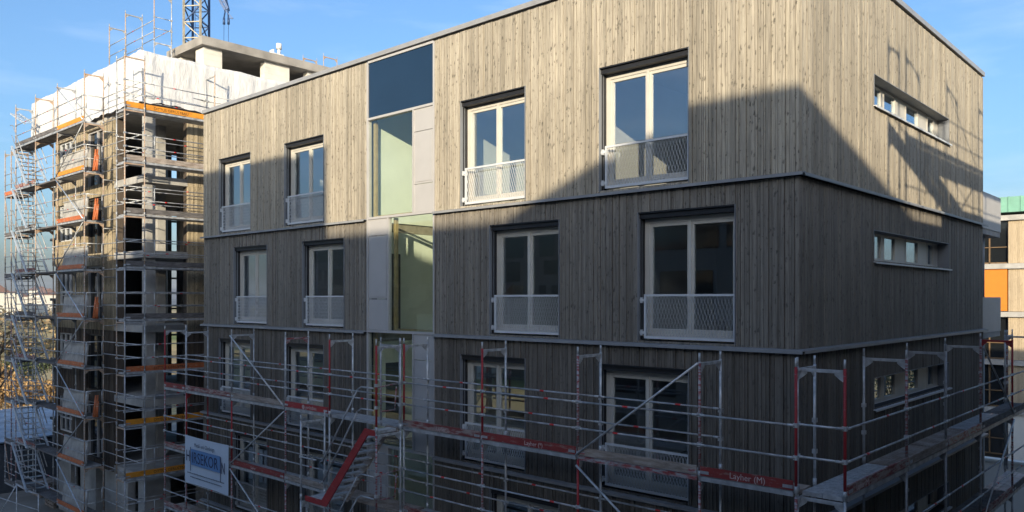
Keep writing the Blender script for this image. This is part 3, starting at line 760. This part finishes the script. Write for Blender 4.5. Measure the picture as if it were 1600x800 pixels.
# white tarpaulin over the top storey edge
def tarp():
    V = []; Fc = []; rngt = random.Random(4)
    pth = [(-38.9, .02)]+[(-38.9+(12.7)*i/60, .02) for i in range(1, 61)]+[(-26.2, .02+.2*i) for i in range(1, 62)]
    lay = []
    for si, off in ((0, 0.0), (1, .012)):
        for k, (x, y) in enumerate(pth):
            for j in range(13):
                v = j/12; zt = 19.70-.02*math.sin(k*.6); zb = 17.72+.04*math.sin(k*.5)+.03*math.sin(k*1.7)
                z = zb+(zt-zb)*v
                wv = .020*math.sin(k*.9+v*4)*(1-v*.5)+.018*math.sin(k*2.3-v*3)*(.4+.6*v)+.04*math.sin(k*.31+v*2)*(1-v)+.012*math.sin(k*.55+v*9)
                nx_, ny_ = (0, -1) if k <= 60 else (1, 0)
                if k == 60: nx_, ny_ = (.7, -.7)
                V.append((x-.5*nx_*0+nx_*(wv-off)-.25*0, y+ny_*(wv-off)-.0, z))
            V.append((x-nx_*.9, y-ny_*.9, 19.62)); 
    m_ = 14; n_ = len(pth)
    for k in range(n_-1):
        for j in range(m_-1):
            a = k*m_+j; b = (k+1)*m_+j; o_ = n_*m_
            Fc.append((a, b, b+1, a+1)); Fc.append((o_+a+1, o_+b+1, o_+b, o_+a))
    return V, Fc
V, Fc = tarp(); tb = MB().raw(V, Fc, 0, True).build('tarpaulin', TARP); base(tb); tag(tb, 'white tarpaulin wrapped round the top edge of the unfinished tower block', 'tarpaulin')

# ---- tower scaffolds
ZL = [1.2+2*k for k in range(9)]
TR = thing('tower_scaffold', 'scaffold with orange lettered boards on the tower side facing the timber building', 'scaffold', (-25.5, 2, 0))
RY = [-.85, 2.72, 5.8]
for z in ZL:
    hot = z > 8
    for k, y in enumerate(RY): add_frame(TR, (-25.5, y, z), (-1, 0, 0), .73, 2.0, 'tg' if hot else ('t' if k == 0 else 'd'), 0)
    add_frame(TR, (-25.44, -.86, z), (0, 1, 0), .73, 2.0, 't' if z > 10 else 'd', 0)
    for k, (a, b) in enumerate(zip(RY, RY[1:])):
        deck(TR, (-25.5, a, z), (-25.5, b, z), (-.73, 0, 0), GALVD, planks=2)
        zi = round((z-1.2)/2)
        mt = {8: ORANGE, 7: WBOARD, 6: WBOARDD, 5: WBOARDD, 4: WBOARDD, 3: ORANGER, 2: ORANGE, 1: ORANGE, 0: ORANGE}[zi]
        kw = dict(lettering='DITTUS GERÜSTBAU', tmat=BLACKT, tsize=.15, tpos=.30) if zi in (8, 3, 2, 1) and k == 0 else {}
        toe(TR, (-25.5, a, z), (-25.5, b, z), mt, .20, off=(1, 0, 0), strip=GALVD, **kw)
        for hgt in (.55, 1.05):
            rail(TR, (-25.47, a, z+hgt), (-25.47, b, z+hgt), GALVD); rail(TR, (-26.22, a, z+hgt-.04), (-26.22, b, z+hgt-.04), GALVD)
    eg = MB(); eg.path([(-25.46, -.1, z+1.05), (-25.46, .25, z+1.05), (-25.46, .25, z+.5), (-25.46, -.1, z+.5)], .016); eg.build('end_guard', GALV, TR)
    tie = MB(); tie.tube((-26.25, 2.72, z+1.8), (-26.6, 2.72, z+1.8), .02); tie.build('wall_tie', GALVD, TR)
LX = [-29.07, -32.15, -34.95, -37.75]
TL = thing('tower_scaffold', 'scaffold with diagonal braces and grey guard panels on the tower side with balconies', 'scaffold', (-32, -1, 0))
for z in ZL:
    hot = z > 8; zi = round((z-1.2)/2)
    for k, x in enumerate(LX): add_frame(TL, (x, -1.0, z), (0, 1, 0), .73, 2.0, ('t' if k in (0, 2) else 'tg') if hot else ['t', 'd', 'd', 'rg'][k])
    for k, (a, b) in enumerate(zip(LX, LX[1:])):
        deck(TL, (b, -1.0, z), (a, -1.0, z), (0, .73, 0), WBOARDD if k else GALVD)
        for hgt in (.55, 1.05): rail(TL, (b, -1.03, z+hgt), (a, -1.03, z+hgt), GALVD)
        if k != 1 or zi in (8,): toe(TL, (b, -1.0, z), (a, -1.0, z), {0: ORANGER if zi < 7 else ORANGE}.get(k, REDW if zi % 2 else WBOARDD), .17, off=(0, -1, 0))
    rail(TL, (-29.07, -.27, z+1.05), (-25.5, -.27, z+1.05), GALV, ends=False); rail(TL, (-29.07, -.27, z+.55), (-25.5, -.27, z+.55), GALV, ends=False)
    rail(TL, (-29.07, -.30, z), (-26.25, -.30, z), GALVD, ends=False)
    eg = MB(); eg.path([(-29.0, -.95, z+1.05), (-29.0, -.35, z+1.05), (-29.0, -.35, z+.5), (-29.0, -.95, z+.5), (-29.0, -.95, z+1.05)], .018); eg.build('end_guard', GALV, TL)
    if zi % 2: brace(TL, (-29.07, -1.06, z+1.9), (-32.15, -1.06, z+.05), GALVD)
    else: brace(TL, (-32.15, -1.06, z+1.9), (-29.07, -1.06, z+.05), BLUEST)
    tie = MB(); tie.tube((-29.07, -.27, z+1.7), (-29.07, .24, z+1.7), .02); tie.build('wall_tie', GALVD, TL)
# grey guard panels leaning in each lift, with an orange net bundle beside
PANC = simple('grey guard board', (.34, .33, .31), .85, 0, .3, 3)
gp = None; ob0 = None
for zi in range(0, 8):
    z = ZL[zi]; m = MB()
    m.quadbox([(-31.95, -.90, 0), (-29.25, -.90, 0), (-29.25, -.86, 0), (-31.95, -.86, 0), (-31.95, -.80, .92), (-29.25, -.80, .92), (-29.25, -.76, .92), (-31.95, -.76, .92)])
    m.box(-32.0, -29.2, -.84, -.72, .921, .96)
    if gp is None: gp = m.build('guard_panel', PANC); gp.data.transform(Matrix.Translation((30.6, .8, 0))); src = gp
    else: src = gp.copy(); COL.objects.link(src)
    src.location = (-30.6, -.8, z+.005)
    tag(src, 'wide grey guard panel leaning on the tower scaffold, ' + ['lowest of eight', 'second from the ground', 'third from the ground', 'fourth from the ground', 'fifth from the ground', 'sixth from the ground', 'second from the top', 'topmost, in full sun'][zi], 'panel', 'guard panels in the tower scaffold')
    if zi in (2, 4, 6, 7):
        if ob0 is None:
            b = MB(); rbb = random.Random(5)
            for q in range(7): x = rbb.uniform(-.1, .1); b.tube((x, rbb.uniform(-.08, .08), 0), (x*.5+.02, .05+rbb.uniform(-.05, .05), rbb.uniform(.6, .9)), .04, 0, 7, .03)
            ob0 = b.build('net_bundle', ORANGER); s2 = ob0
        else: s2 = ob0.copy(); COL.objects.link(s2)
        s2.location = (-28.85, -.66, z+.005)
        tag(s2, 'orange net bundle leaning beside a guard panel, ' + {2: 'lowest, in the shade', 4: 'in the middle lift at the sun line', 6: 'lower of the two in full sun', 7: 'highest, in full sun'}[zi], 'net', 'orange net bundles')
# stair flights at the outer end of the tower scaffold
tsrc = None
for zi, z in enumerate(ZL[:-1]):
    if tsrc is None:
        TSt = thing('scaffold_stair', 'x', 'stair', (-36.4, -1.05, z)); tsrc = TSt
        for y in (-1.30, -.42):
            s = MB(); s.prism([(-37.5, y, 2.02), (-37.3, y, 2.02), (-35.15, y, .02), (-35.35, y, .02)], (0, .05, 0))
            for v in s.v: pass
            s.v = [(v[0]+36.4, v[1]+1.05, v[2]) for v in s.v]
            s.build('stringer', BLUEST, TSt, True)
            h = MB(); h.path([(-1.1, y+1.05, 3.0), (-.75, y+1.05, 2.95), (1.1, y+1.05, 1.05)], .02); h.path([(-.9, y+1.05, 2.5), (1.0, y+1.05, .62)], .016); h.build('handrail', GALVD, TSt, True)
        for k in range(9):
            x = -.95+2.05*k/8.5; zz = 1.86-k*.22; MB().box(x-.09, x+.09, -.20, .58, zz-.015, zz+.015).build('tread', GALVD, TSt, True)
        cur = TSt
    else:
        cur = tsrc.copy(); COL.objects.link(cur); cur.location = (-36.4, -1.05, z)
        for ch in tsrc.children:
            d = ch.copy(); COL.objects.link(d); d.parent = cur
    cur['label'] = 'blue grey scaffold stair left of the tower, ' + ['lowest flight', 'second flight up', 'third flight up', 'fourth flight up', 'fifth flight up', 'sixth flight up', 'second flight from the top', 'topmost flight'][zi]
    cur['group'] = 'stair flights of the tower scaffold'
TE = thing('stair_tower_scaffold', 'narrow scaffold end bay at the outermost left of the tower', 'scaffold', (-39, -1, 0))
for z in ZL:
    if z > 16: continue
    add_frame(TE, (-39.4, -1.0, z), (0, 1, 0), .73, 2.0, 'tg' if z > 8 else 'd'); add_frame(TE, (-38.45, -1.0, z), (0, 1, 0), .73, 2.0, 't' if z > 8 else 'rg')
    deck(TE, (-39.4, -1.0, z-.2), (-37.8, -1.0, z-.2), (0, .73, 0), WBOARDD); toe(TE, (-39.4, -1.0, z-.2), (-37.8, -1.0, z-.2), ORANGER if z > 14 else WBOARDD, .17, off=(0, -1, 0))
    for hgt in (.55, 1.05): rail(TE, (-39.4, -1.03, z-.2+hgt), (-37.8, -1.03, z-.2+hgt), GALVD)
    if round(z) % 4 == 1: brace(TE, (-39.3, -1.05, z+1.9), (-38.5, -1.05, z), RUST)
# frames standing on the tower roof
RS = thing('roof_scaffold', 'bright scaffold frames with rails standing on the tower roof against the sky', 'scaffold', (-33, 3, 19.25))
for x, z in ((-35.2, 21.2), (-33.3, 21.4), (-30.2, 21.5)):
    add_frame(RS, (x, 2.3, z), (0, 1, 0), .78, 2.1, 'tg'); add_frame(RS, (x, 2.3, 19.25), (0, 1, 0), .78, z-19.25, 'g')
for a, b, z in ((-35.2, -33.3, 21.3), (-33.3, -30.2, 21.4)):
    for hgt in (.5, 1.0): rail(RS, (a, 2.3, z+hgt), (b, 2.3, z+hgt), GALVD)
    rail(RS, (a, 3.08, z+.75), (b, 3.08, z+.75), GALVD)
for hgt in (.55, 1.05): rail(RS, (-30.2, 2.3, 21.5+hgt), (-30.2, 3.08, 21.5+hgt), GALVD)
deck(RS, (-31.0, 2.35, 20.2), (-28.9, 2.35, 20.2), (0, 1.2, 0), WBOARD, planks=5)
RS2 = thing('roof_scaffold', 'two pale scaffold frames and a board at the back of the penthouse roof', 'scaffold', (-33.5, 12, 19.25))
for x, y in ((-33.4, 12.0), (-32.3, 12.6)):
    add_frame(RS2, (x, y, 21.6), (0, 1, 0), .9, 2.0, 't'); add_frame(RS2, (x, y, 19.25), (0, 1, 0), .9, 2.35, 't')
MB().box(-32.2, -32.1, 13.6, 15.0, 21.9, 23.2).build('side_board', BRICKW, RS2)

# ------------------------------------------------------------------ tower crane behind
CR = thing('tower_crane', 'blue lattice tower crane rising behind the unfinished tower block', 'crane', (-67, 23, 0))
LAT = Vector((.443, .897, 0)); RAY = Vector((-.897, .443, 0)); P0 = Vector((-66.6, 22.4, 0)); sM = 1.65
va = (-LAT*.883+RAY*.469)*sM; vb = (LAT*.469+RAY*.883)*sM
CC = [P0, P0+va, P0+va+vb, P0+vb]
ms = MB()
for c, m in zip(CC, (1, 1, 0, 0)): ms.bar(c, c+Vector((0, 0, 60)), .17, .17, m)
z = 0.0; k = 0
while z < 58:
    for i in range(4):
        p, q = CC[i], CC[(i+1) % 4]; Z = Vector((0, 0, z))
        ms.bar(p+Z, q+Z, .09, .09, 1 if i == 0 else 0)
        a, b = (p, q) if k % 2 else (q, p)
        ms.bar(a+Z, b+Z+Vector((0, 0, 1.5)), .09, .09, 1 if i == 0 and k % 2 else 0)
    z += 1.5; k += 1
ms.build('mast', [CRANEB, CRANEY], CR)
ld = MB(); m0 = P0+va*.5+vb*.6
for q in (-.2, .2): ld.tube(m0+LAT*q, m0+LAT*q+Vector((0, 0, 60)), .03)
zz = .3
while zz < 60: ld.tube(m0-LAT*.2+Vector((0, 0, zz)), m0+LAT*.2+Vector((0, 0, zz)), .018); zz += .3
ld.build('ladder', CRANEB, CR)
# jib tip hanging lower, with hook ropes
jb = MB()
def cpos(px, py, D):
    f = Vector((-.6751, .7377, 0)); r = Vector((.7377, .6751, 0)); return Vector((5.555, -13.216, 10))+f*D+r*D*(px-800)/1251+Vector((0, 0, D*(467-py)/1251))
D = 72.0
J0, J1 = cpos(322, -40, D), cpos(352, 16, D); K0, K1 = cpos(331, -44, D), cpos(356, 14, D)
jb.bar(J0, J1, .2, .2); jb.bar(K0, K1, .2, .2); J2 = J0+Vector((.4, 1.2, 0)); jb.bar(J2, J1+Vector((.1, .3, 0)), .12, .12)
for q in range(9):
    u = q/8; a = J0.lerp(J1, u); b = K0.lerp(K1, min(1, u+.1)); jb.bar(a, b, .07, .07); jb.bar(a, J2.lerp(J1, u), .06, .06)
jb.bar(J1, cpos(364, 29, D), .09, .09); jb.bar(cpos(364, 29, D), cpos(357, 28, D), .08, .08); jb.bar(J1, cpos(350, 28, D), .1, .1); jb.bar(K1, cpos(357, 30, D), .1, .1)
jb.build('jib', CRANEB, CR)
hk = MB()
for px in (350, 357): hk.tube(cpos(px, 28, D), cpos(px, 38, D), .10, 0, 8, .12); hk.tube(cpos(px, 38, D), cpos(px-.5, 100, D), .022, 0, 6)
hk.build('hook_rope', CRANEB, CR)

# ------------------------------------------------------------------ neighbour on the right with copper roof
Q = thing('larch_apartment_block', 'sunlit pale larch apartment block with green copper roof beyond the balconies', 'building', (-4, 50, 0))
QY = 44.4; zsQ = [2.9, 5.9, 8.9, 11.9, 14.9]
wl = MB(); wl.box(-27.4, 1.4, QY+.35, QY+12, 0, 15.0); wl.build('wall', DOORD, Q)
rfq = MB(); x = -27.7
while x < 1.4: rfq.box(x, x+.62, QY-.05, QY+11, 15.4, 16.35); rfq.box(x+.62, x+.66, QY-.09, QY+11, 15.4, 16.38); x += .66
rfq.build('roof', COPPER, Q)
for z in zsQ: MB().box(-27.6, 1.6, QY-.22, QY+.4, z-.02, z+.30).build('cornice', CONC, Q)
rq = random.Random(8)
for i, z in enumerate(zsQ):
    za = z-2.68; zb = z-.021; x = -27.3; k = 0
    while x < -.5:
        bw = 2.35; gw = 2.05; xo = (i % 2)*.0
        cl = MB()
        if i >= 1:
            xx = x
            while xx < x+bw-.01: cl.box(xx+.003, min(xx+.118, x+bw), QY+.0, QY+.34, za, zb); xx += .12
        else: cl.box(x, x+bw, QY, QY+.34, 0, zb)
        cl.build('cladding', WR if i >= 1 else PLASTER, Q)
        xa = x+bw; f = MB()
        for q in (0, .95, gw-.07): f.box(xa+q, xa+q+.07, QY+.16, QY+.26, za, zb)
        f.box(xa+.07, xa+gw-.07, QY+.16, QY+.26, za, za+.08); f.box(xa+.07, xa+gw-.07, QY+.155, QY+.25, za+1.0, za+1.05)
        wf = f.build('window', simple('brown timber frame', (.16, .10, .05), .6) if 'brown timber frame' not in MATS else MATS['brown timber frame'], Q); MB().box(xa+.07, xa+gw-.07, QY+.265, QY+.28, za, zb).build('pane', GLK, wf)
        if i == 3 and False: pass
        if i == 3 and k in (4, 8): pass
        x += bw+gw; k += 1
MB().box(-7.3, -5.36, QY-.06, QY+.1, 9.25, 11.87).build('sunshade', ORSH, Q)
tw = MB(); tw.box(-3.2, 9, 24.0, 24.3, 0, 3.4); tw.box(-3.3, 9.1, 23.93, 24.37, 3.4, 3.5)
tag(base(tw.build('garden_wall', [PLASTER])), 'low white rendered wall behind the end wall scaffold', 'wall')

# ------------------------------------------------------------------ shadow-casting neighbours across the street (behind the camera)
def block(name, label, x0, x1, y0, y1, h, rows):
    t_ = thing(name, label, 'building', ((x0+x1)/2, (y0+y1)/2, 0))
    MB().box(x0, x1, y0, y1, 0, h).build('wall', MATS.get('brown render') or simple('brown render', (.17, .145, .12), .9), t_)
    wv = MB()
    for i in range(rows):
        z = 1.0+i*3.0; x = x0+.8; rb_ = random.Random(i+int(x0))
        while x < x1-5.6 and z+1.9 < h: L = rb_.choice((1.2, 2.4, 3.6, 5.2)); wv.box(x, x+L, y1+.002, y1+.05, z-rb_.choice((0, .8)), z+1.7); x += L+rb_.choice((.5, .9, 2.6, 4.0))
    wv.build('window', GLK, t_)
K = 6.0
block('corner_block', 'tall grey block across the street, its roof edge behind the viewpoint', 13.30, 30, -27.5, -21.1, 13.62+K, 5)
block('street_block', 'grey block with windows across the street, tallest on the left', -6.2, 1.7, -29, -21.1, 14.33+K, 5)
block('low_street_block', 'low grey terrace across the street between two taller blocks', -26, 30, -40, -29.01, 11.75+K+2.25, 5)

exec_parts.clear()
# scaffold whose shadow falls on the end wall
kS = 2.2; XS = 2.56*kS
SS = thing('neighbour_scaffold', 'steel scaffold on the building to the right, just outside the view', 'scaffold', (XS, 0, 0))
sy = [5.80-3.52*kS+3.30*k for k in range(4)]
zd = 13.45+kS
for y in sy:
    for q in range(8): add_frame(SS, (XS, y, zd-2*q), (1, 0, 0), .73, 2.02 if not q else 2.0, 'd')
for a, b in zip(sy, sy[1:]):
    for z in (zd, zd-2, zd-4):
        deck(SS, (XS, a, z), (XS, b, z), (1.06, 0, 0), WBOARD, planks=3); toe(SS, (XS, a, z), (XS, b, z), WBOARD, off=(-1, 0, 0))
        for hgt in (.55, 1.05): rail(SS, (XS-.03, a, z+hgt), (XS-.03, b, z+hgt))
brace(SS, (XS-.05, sy[1], zd+1.9), (XS-.05, sy[2], zd+.1)); brace(SS, (XS-.05, sy[2], zd-.1), (XS-.05, sy[1], zd-1.9))
yy = 4.47-3.52*kS
for x in (XS+.1, XS+2.7, XS+5.3):
    for q in range(8): add_frame(SS, (x, yy, zd-2*q), (0, 1, 0), .73, 2.0, 'd')
for a, b in ((XS+.1, XS+2.7), (XS+2.7, XS+5.3)):
    deck(SS, (a, yy, zd), (b, yy, zd), (0, 1.06, 0), WBOARD, planks=3); toe(SS, (a, yy, zd), (b, yy, zd), WBOARD, .3, off=(0, -1, 0)); toe(SS, (a, yy+1.06, zd), (b, yy+1.06, zd), WBOARD, .3, off=(0, 1, 0))
    for hgt in (.55, 1.05): rail(SS, (a, yy, zd+hgt), (b, yy, zd+hgt))
block('side_block', 'grey block behind the neighbouring scaffold to the right', XS+1.0, 28, 8.6-3.52*(XS+1)/2.56, 16, 12.35+(XS+1)/2.56, 4)

# ------------------------------------------------------------------ site shed, trees, far town
sh = thing('site_shed', 'dark site shed with pale corrugated roof below the tower scaffold', 'shed', (-50, 4, 0))
MB().box(-54, -41.5, -3.6, 6, 0, 2.5).build('wall', SLATE, sh)
V = []; Fc = []; nn = 150
for i in range(nn+1):
    x = -54.3+13.0*i/nn; z = 2.62+.05*math.sin(i*1.6)
    V += [(x, -4.0, z-.12), (x, 6.4, z+.25), (x, 6.4, z+.24), (x, -4.0, z-.13)]
for i in range(nn):
    a = i*4; Fc += [(a, a+4, a+5, a+1), (a+2, a+6, a+7, a+3), (a, a+3, a+7, a+4)]
MB().raw(V, Fc).build('roof', simple('pale corrugated sheet', (.33, .40, .48), .45, .1, .25, 1.2), sh)
cw = MB().box(-72, -52, 9.2, 9.6, 0, 1.9); tag(base(cw.build('concrete_wall', CONC)), 'bare concrete boundary wall behind the site shed', 'wall')

def tree(x, y, h, lab, leafm, nleaf, seed, bare=False, grp=None, spread=.45):
    r = random.Random(seed); t_ = thing('bare_tree' if bare else 'shrub', lab, 'tree' if bare else 'bush', (x, y, 0), grp)
    tb = MB(); ends = []
    def grow(p, d, L, rad, lv):
        q = p+d*L; tb.tube(p, q, rad, 0, 6, rad*.68, False)
        if lv == 0: ends.append(q); return
        for k in range(r.choice((2, 3, 3))):
            nd = (d+Vector((r.uniform(-1, 1), r.uniform(-1, 1), r.uniform(-.25, .6)))*(.62)).normalized()
            grow(q, nd, L*r.uniform(.62, .85), rad*.62, lv-1)
        ends.append(q)
    if bare: grow(Vector((x, y, 0)), Vector((0, 0, 1)), h*.28, h*.022, 6)
    else:
        for k in range(6): grow(Vector((x+r.uniform(-.3, .3), y+r.uniform(-.3, .3), 0)), Vector((r.uniform(-.6, .6), r.uniform(-.6, .6), 1)).normalized(), h*.3, .035, 3)
    tb.build('trunk', BARK, t_)
    if nleaf:
        lm = MB()
        for k in range(nleaf):
            c = r.choice(ends)+Vector((r.gauss(0, .3), r.gauss(0, .3), r.gauss(0, .25)))*(h*spread*.4)
            a = Vector((r.uniform(-1, 1), r.uniform(-1, 1), r.uniform(-1, 1))).normalized(); b = a.orthogonal().normalized(); s = r.uniform(.06, .14)
            lm.raw([c-a*s, c+b*s*.6, c+a*s, c-b*s*.6], [(0, 1, 2, 3)])
        lm.build('crown', leafm, t_)
    return t_
tree(-54.2, 1.8, 8.6, 'bare leafless tree at the left edge beyond the shed', None, 0, 11, True)
for k, (px, D, h, lf, lab) in enumerate(((30, 62, 4.4, LEAFT, 'golden dry shrub just right of the bare tree'), (-14, 66, 5.2, LEAFT, 'golden dry shrub at the very left edge of the view'), (62, 66, 3.8, LEAFT, 'golden dry shrub seen between the scaffold stairs'), (84, 60, 3.0, LEAFT, 'low golden shrub beside the tower corner'), (12, 80, 4.6, LEAFG, 'dull green shrub behind the bare tree'), (48, 88, 4.2, LEAFG, 'dull green shrub farthest from the shed'))):
    p = cpos(px, 467, D); tree(p.x, p.y, h, lab, lf, 2600, 40+k, False, 'shrubs on the field edge')
# far treeline: clumps nobody could count
tl = MB(); r = random.Random(12)
for k in range(300):
    px = r.uniform(-60, 135); D = r.choice((150, 260, 420, 600, 800))*r.uniform(.9, 1.1); p = cpos(px, 467, D); hh = r.uniform(.8, 3.2)*(1+D/700)
    for q in range(26):
        c = Vector((p.x, p.y, 0))+Vector((r.gauss(0, 1)*hh*.6, r.gauss(0, 1)*hh*.6, abs(r.gauss(.5, .3))*hh)); a = Vector((r.uniform(-1, 1), r.uniform(-1, 1), r.uniform(-.6, .6))).normalized(); b = Vector((0, 0, 1)).cross(a).normalized()+Vector((0, 0, r.uniform(-.8, .8))); s = hh*.22
        tl.raw([c-a*s, c-b*s*.8, c+a*s, c+b*s*.8], [(0, 1, 2, 3)], r.choice((0, 0, 1)))
tag(tl.build('treeline', [simple('far hedge', (.13, .12, .07), .9, 0, .4, .05), simple('far dry hedge', (.36, .25, .12), .9, 0, .4, .05)]), kind='stuff')
def house(px, D, wd, dp, h, roof, lab, wm=HOUSEW, grp='houses of the far town'):
    p = cpos(px, 467, D); t_ = thing('far_house', lab, 'house', (p.x, p.y, 0), grp)
    x0, x1, y0, y1 = p.x-wd/2, p.x+wd/2, p.y-dp/2, p.y+dp/2
    MB().box(x0, x1, y0, y1, 0, h).build('wall', wm, t_)
    if roof:
        MB().prism([(x0-.4, y0-.5, h), (x0-.4, y1+.5, h), (x0-.4, p.y, h+roof)], (wd+.8, 0, 0)).build('roof', ROOFR, t_)
    else: MB().box(x0-.2, x1+.2, y0-.2, y1+.2, h, h+.4).build('roof', SLATE, t_)
    wv = MB(); z = 1.2
    while z+1.4 < h:
        x = x0+1
        while x < x1-1.5: wv.box(x, x+1.1, y0-.05, y0-.002, z, z+1.3); x += 2.4
        z += 2.9
    if wv.v: wv.build('window', GLK, t_)
house(3, 420, 16, 14, 13, 0, 'white flat-roofed block farthest left below the horizon')
house(-8, 520, 22, 12, 14, 5, 'pale house with dark gable roof at the left edge of the far town')
house(44, 460, 26, 12, 6, 0, 'long low white hall seen through the stair scaffold')
house(72, 620, 18, 12, 13, 5, 'cream house with brown roof on the horizon between scaffold stairs')
house(60, 900, 24, 14, 20, 4, 'pale block highest on the horizon behind the scaffold')
house(24, 760, 30, 14, 12, 5, 'broad pale house with tiled roof on the horizon')
# sunlit houses across the fields that the windows mirror
for k, (x, y, lab) in enumerate(((-70, -62, 'tan house with tiled roof mirrored in the left windows'), (-96, -70, 'second tan house farther off in the mirrored row'), (-125, -100, 'largest tan house at the end of the mirrored row'))):
    t_ = thing('far_house', lab, 'house', (x, y, 0), 'houses behind the viewpoint')
    MB().box(x-6, x+6, y-5, y+5, 0, 8+k).build('wall', HOUSEW, t_); MB().prism([(x-6.5, y-5.5, 8+k), (x-6.5, y+5.5, 8+k), (x-6.5, y, 12+k)], (13, 0, 0)).build('roof', ROOFR, t_)

block('side_wing', 'low wing in front of the grey block to the right', XS+1.05, 24, 2.8-3.52*2.6, 8.55-3.52*(XS+1)/2.56, 11.80+2.6, 4)

block('added_reflection_block', 'long unseen block behind the viewpoint, added to darken the middle window reflections', -108, -48, -76, -62, 21, 6)  # unseen block added so the middle windows reflect something dark
for k, (x, y, h) in enumerate(((5.5, 33, 9.5), (10, 37, 11), (15, 30, 10))):
    tree(x, y, h, ['evergreen bush nearest the garden wall', 'evergreen bush in the middle of three by the larch block', 'evergreen bush farthest right of the larch block'][k], LEAFG, 3200, 70+k, False, 'evergreens beside the larch block', .55)

ld = MB(); a = Vector((-38.9, -.9, 19.05)); b = Vector((-37.3, -.75, 18.35)); sd = Vector((0, .38, .05))
ld.bar(a, b, .05, .08); ld.bar(a+sd, b+sd, .05, .08)
for q in range(7): ld.tube(a.lerp(b, (q+.5)/7), a.lerp(b, (q+.5)/7)+sd, .018)
tag(base(ld.build('ladder', BLUEST)), 'short aluminium ladder sticking out of the topmost tower scaffold corner', 'ladder')

# ------------------------------------------------------------------ the air that far things fade into
hz, hnt, hb = newmat('haze'); hnt.nodes.remove(hb)
pv = hnt.nodes.new('ShaderNodeVolumePrincipled'); pv.inputs['Color'].default_value = (.86, .90, .97, 1); pv.inputs['Density'].default_value = .00022; pv.inputs['Anisotropy'].default_value = .2
hnt.links.new(pv.outputs[0], [n for n in hnt.nodes if n.type == 'OUTPUT_MATERIAL'][0].inputs['Volume'])
tag(MB().box(-3100, 3100, -3100, 3100, -1.5, 66).build('haze', hz), kind='stuff')

sf = MB(); D = 33
P_ = [cpos(x, y, D) for x, y in ((-2, 806), (26, 757), (44, 768), (60, 772))]
sf.path(P_, .024); sf.path([cpos(-6, 776, D), cpos(40, 791, D), cpos(60, 797, D)], .020)
for p in (P_[1], P_[3]): sf.tube((p.x, p.y, 0), p, .024)
tag(base(sf.build('site_railing', [GALV])), 'bare metal tube railing in the lower left corner before the site shed', 'railing')
for k, (px, D, hh, mt, lab) in enumerate(((75, 41, 5, WBOARD, 'stack of pallets beside the tower foot'), (96, 39, 3, WBOARD, 'lower stack of pallets beside the tower foot'))):
    p = cpos(px, 467, D); pm_ = MB()
    for q in range(hh):
        z = q*.15
        for y in (-.5, 0, .5): pm_.box(p.x-.6, p.x+.6, p.y+y-.05, p.y+y+.05, z, z+.10)
        for x in range(6): pm_.box(p.x-.6+x*.22, p.x-.6+x*.22+.12, p.y-.5, p.y+.5, z+.101, z+.125)
    tag(base(pm_.build('pallet_stack', mt)), lab, 'pallets', 'pallet stacks')
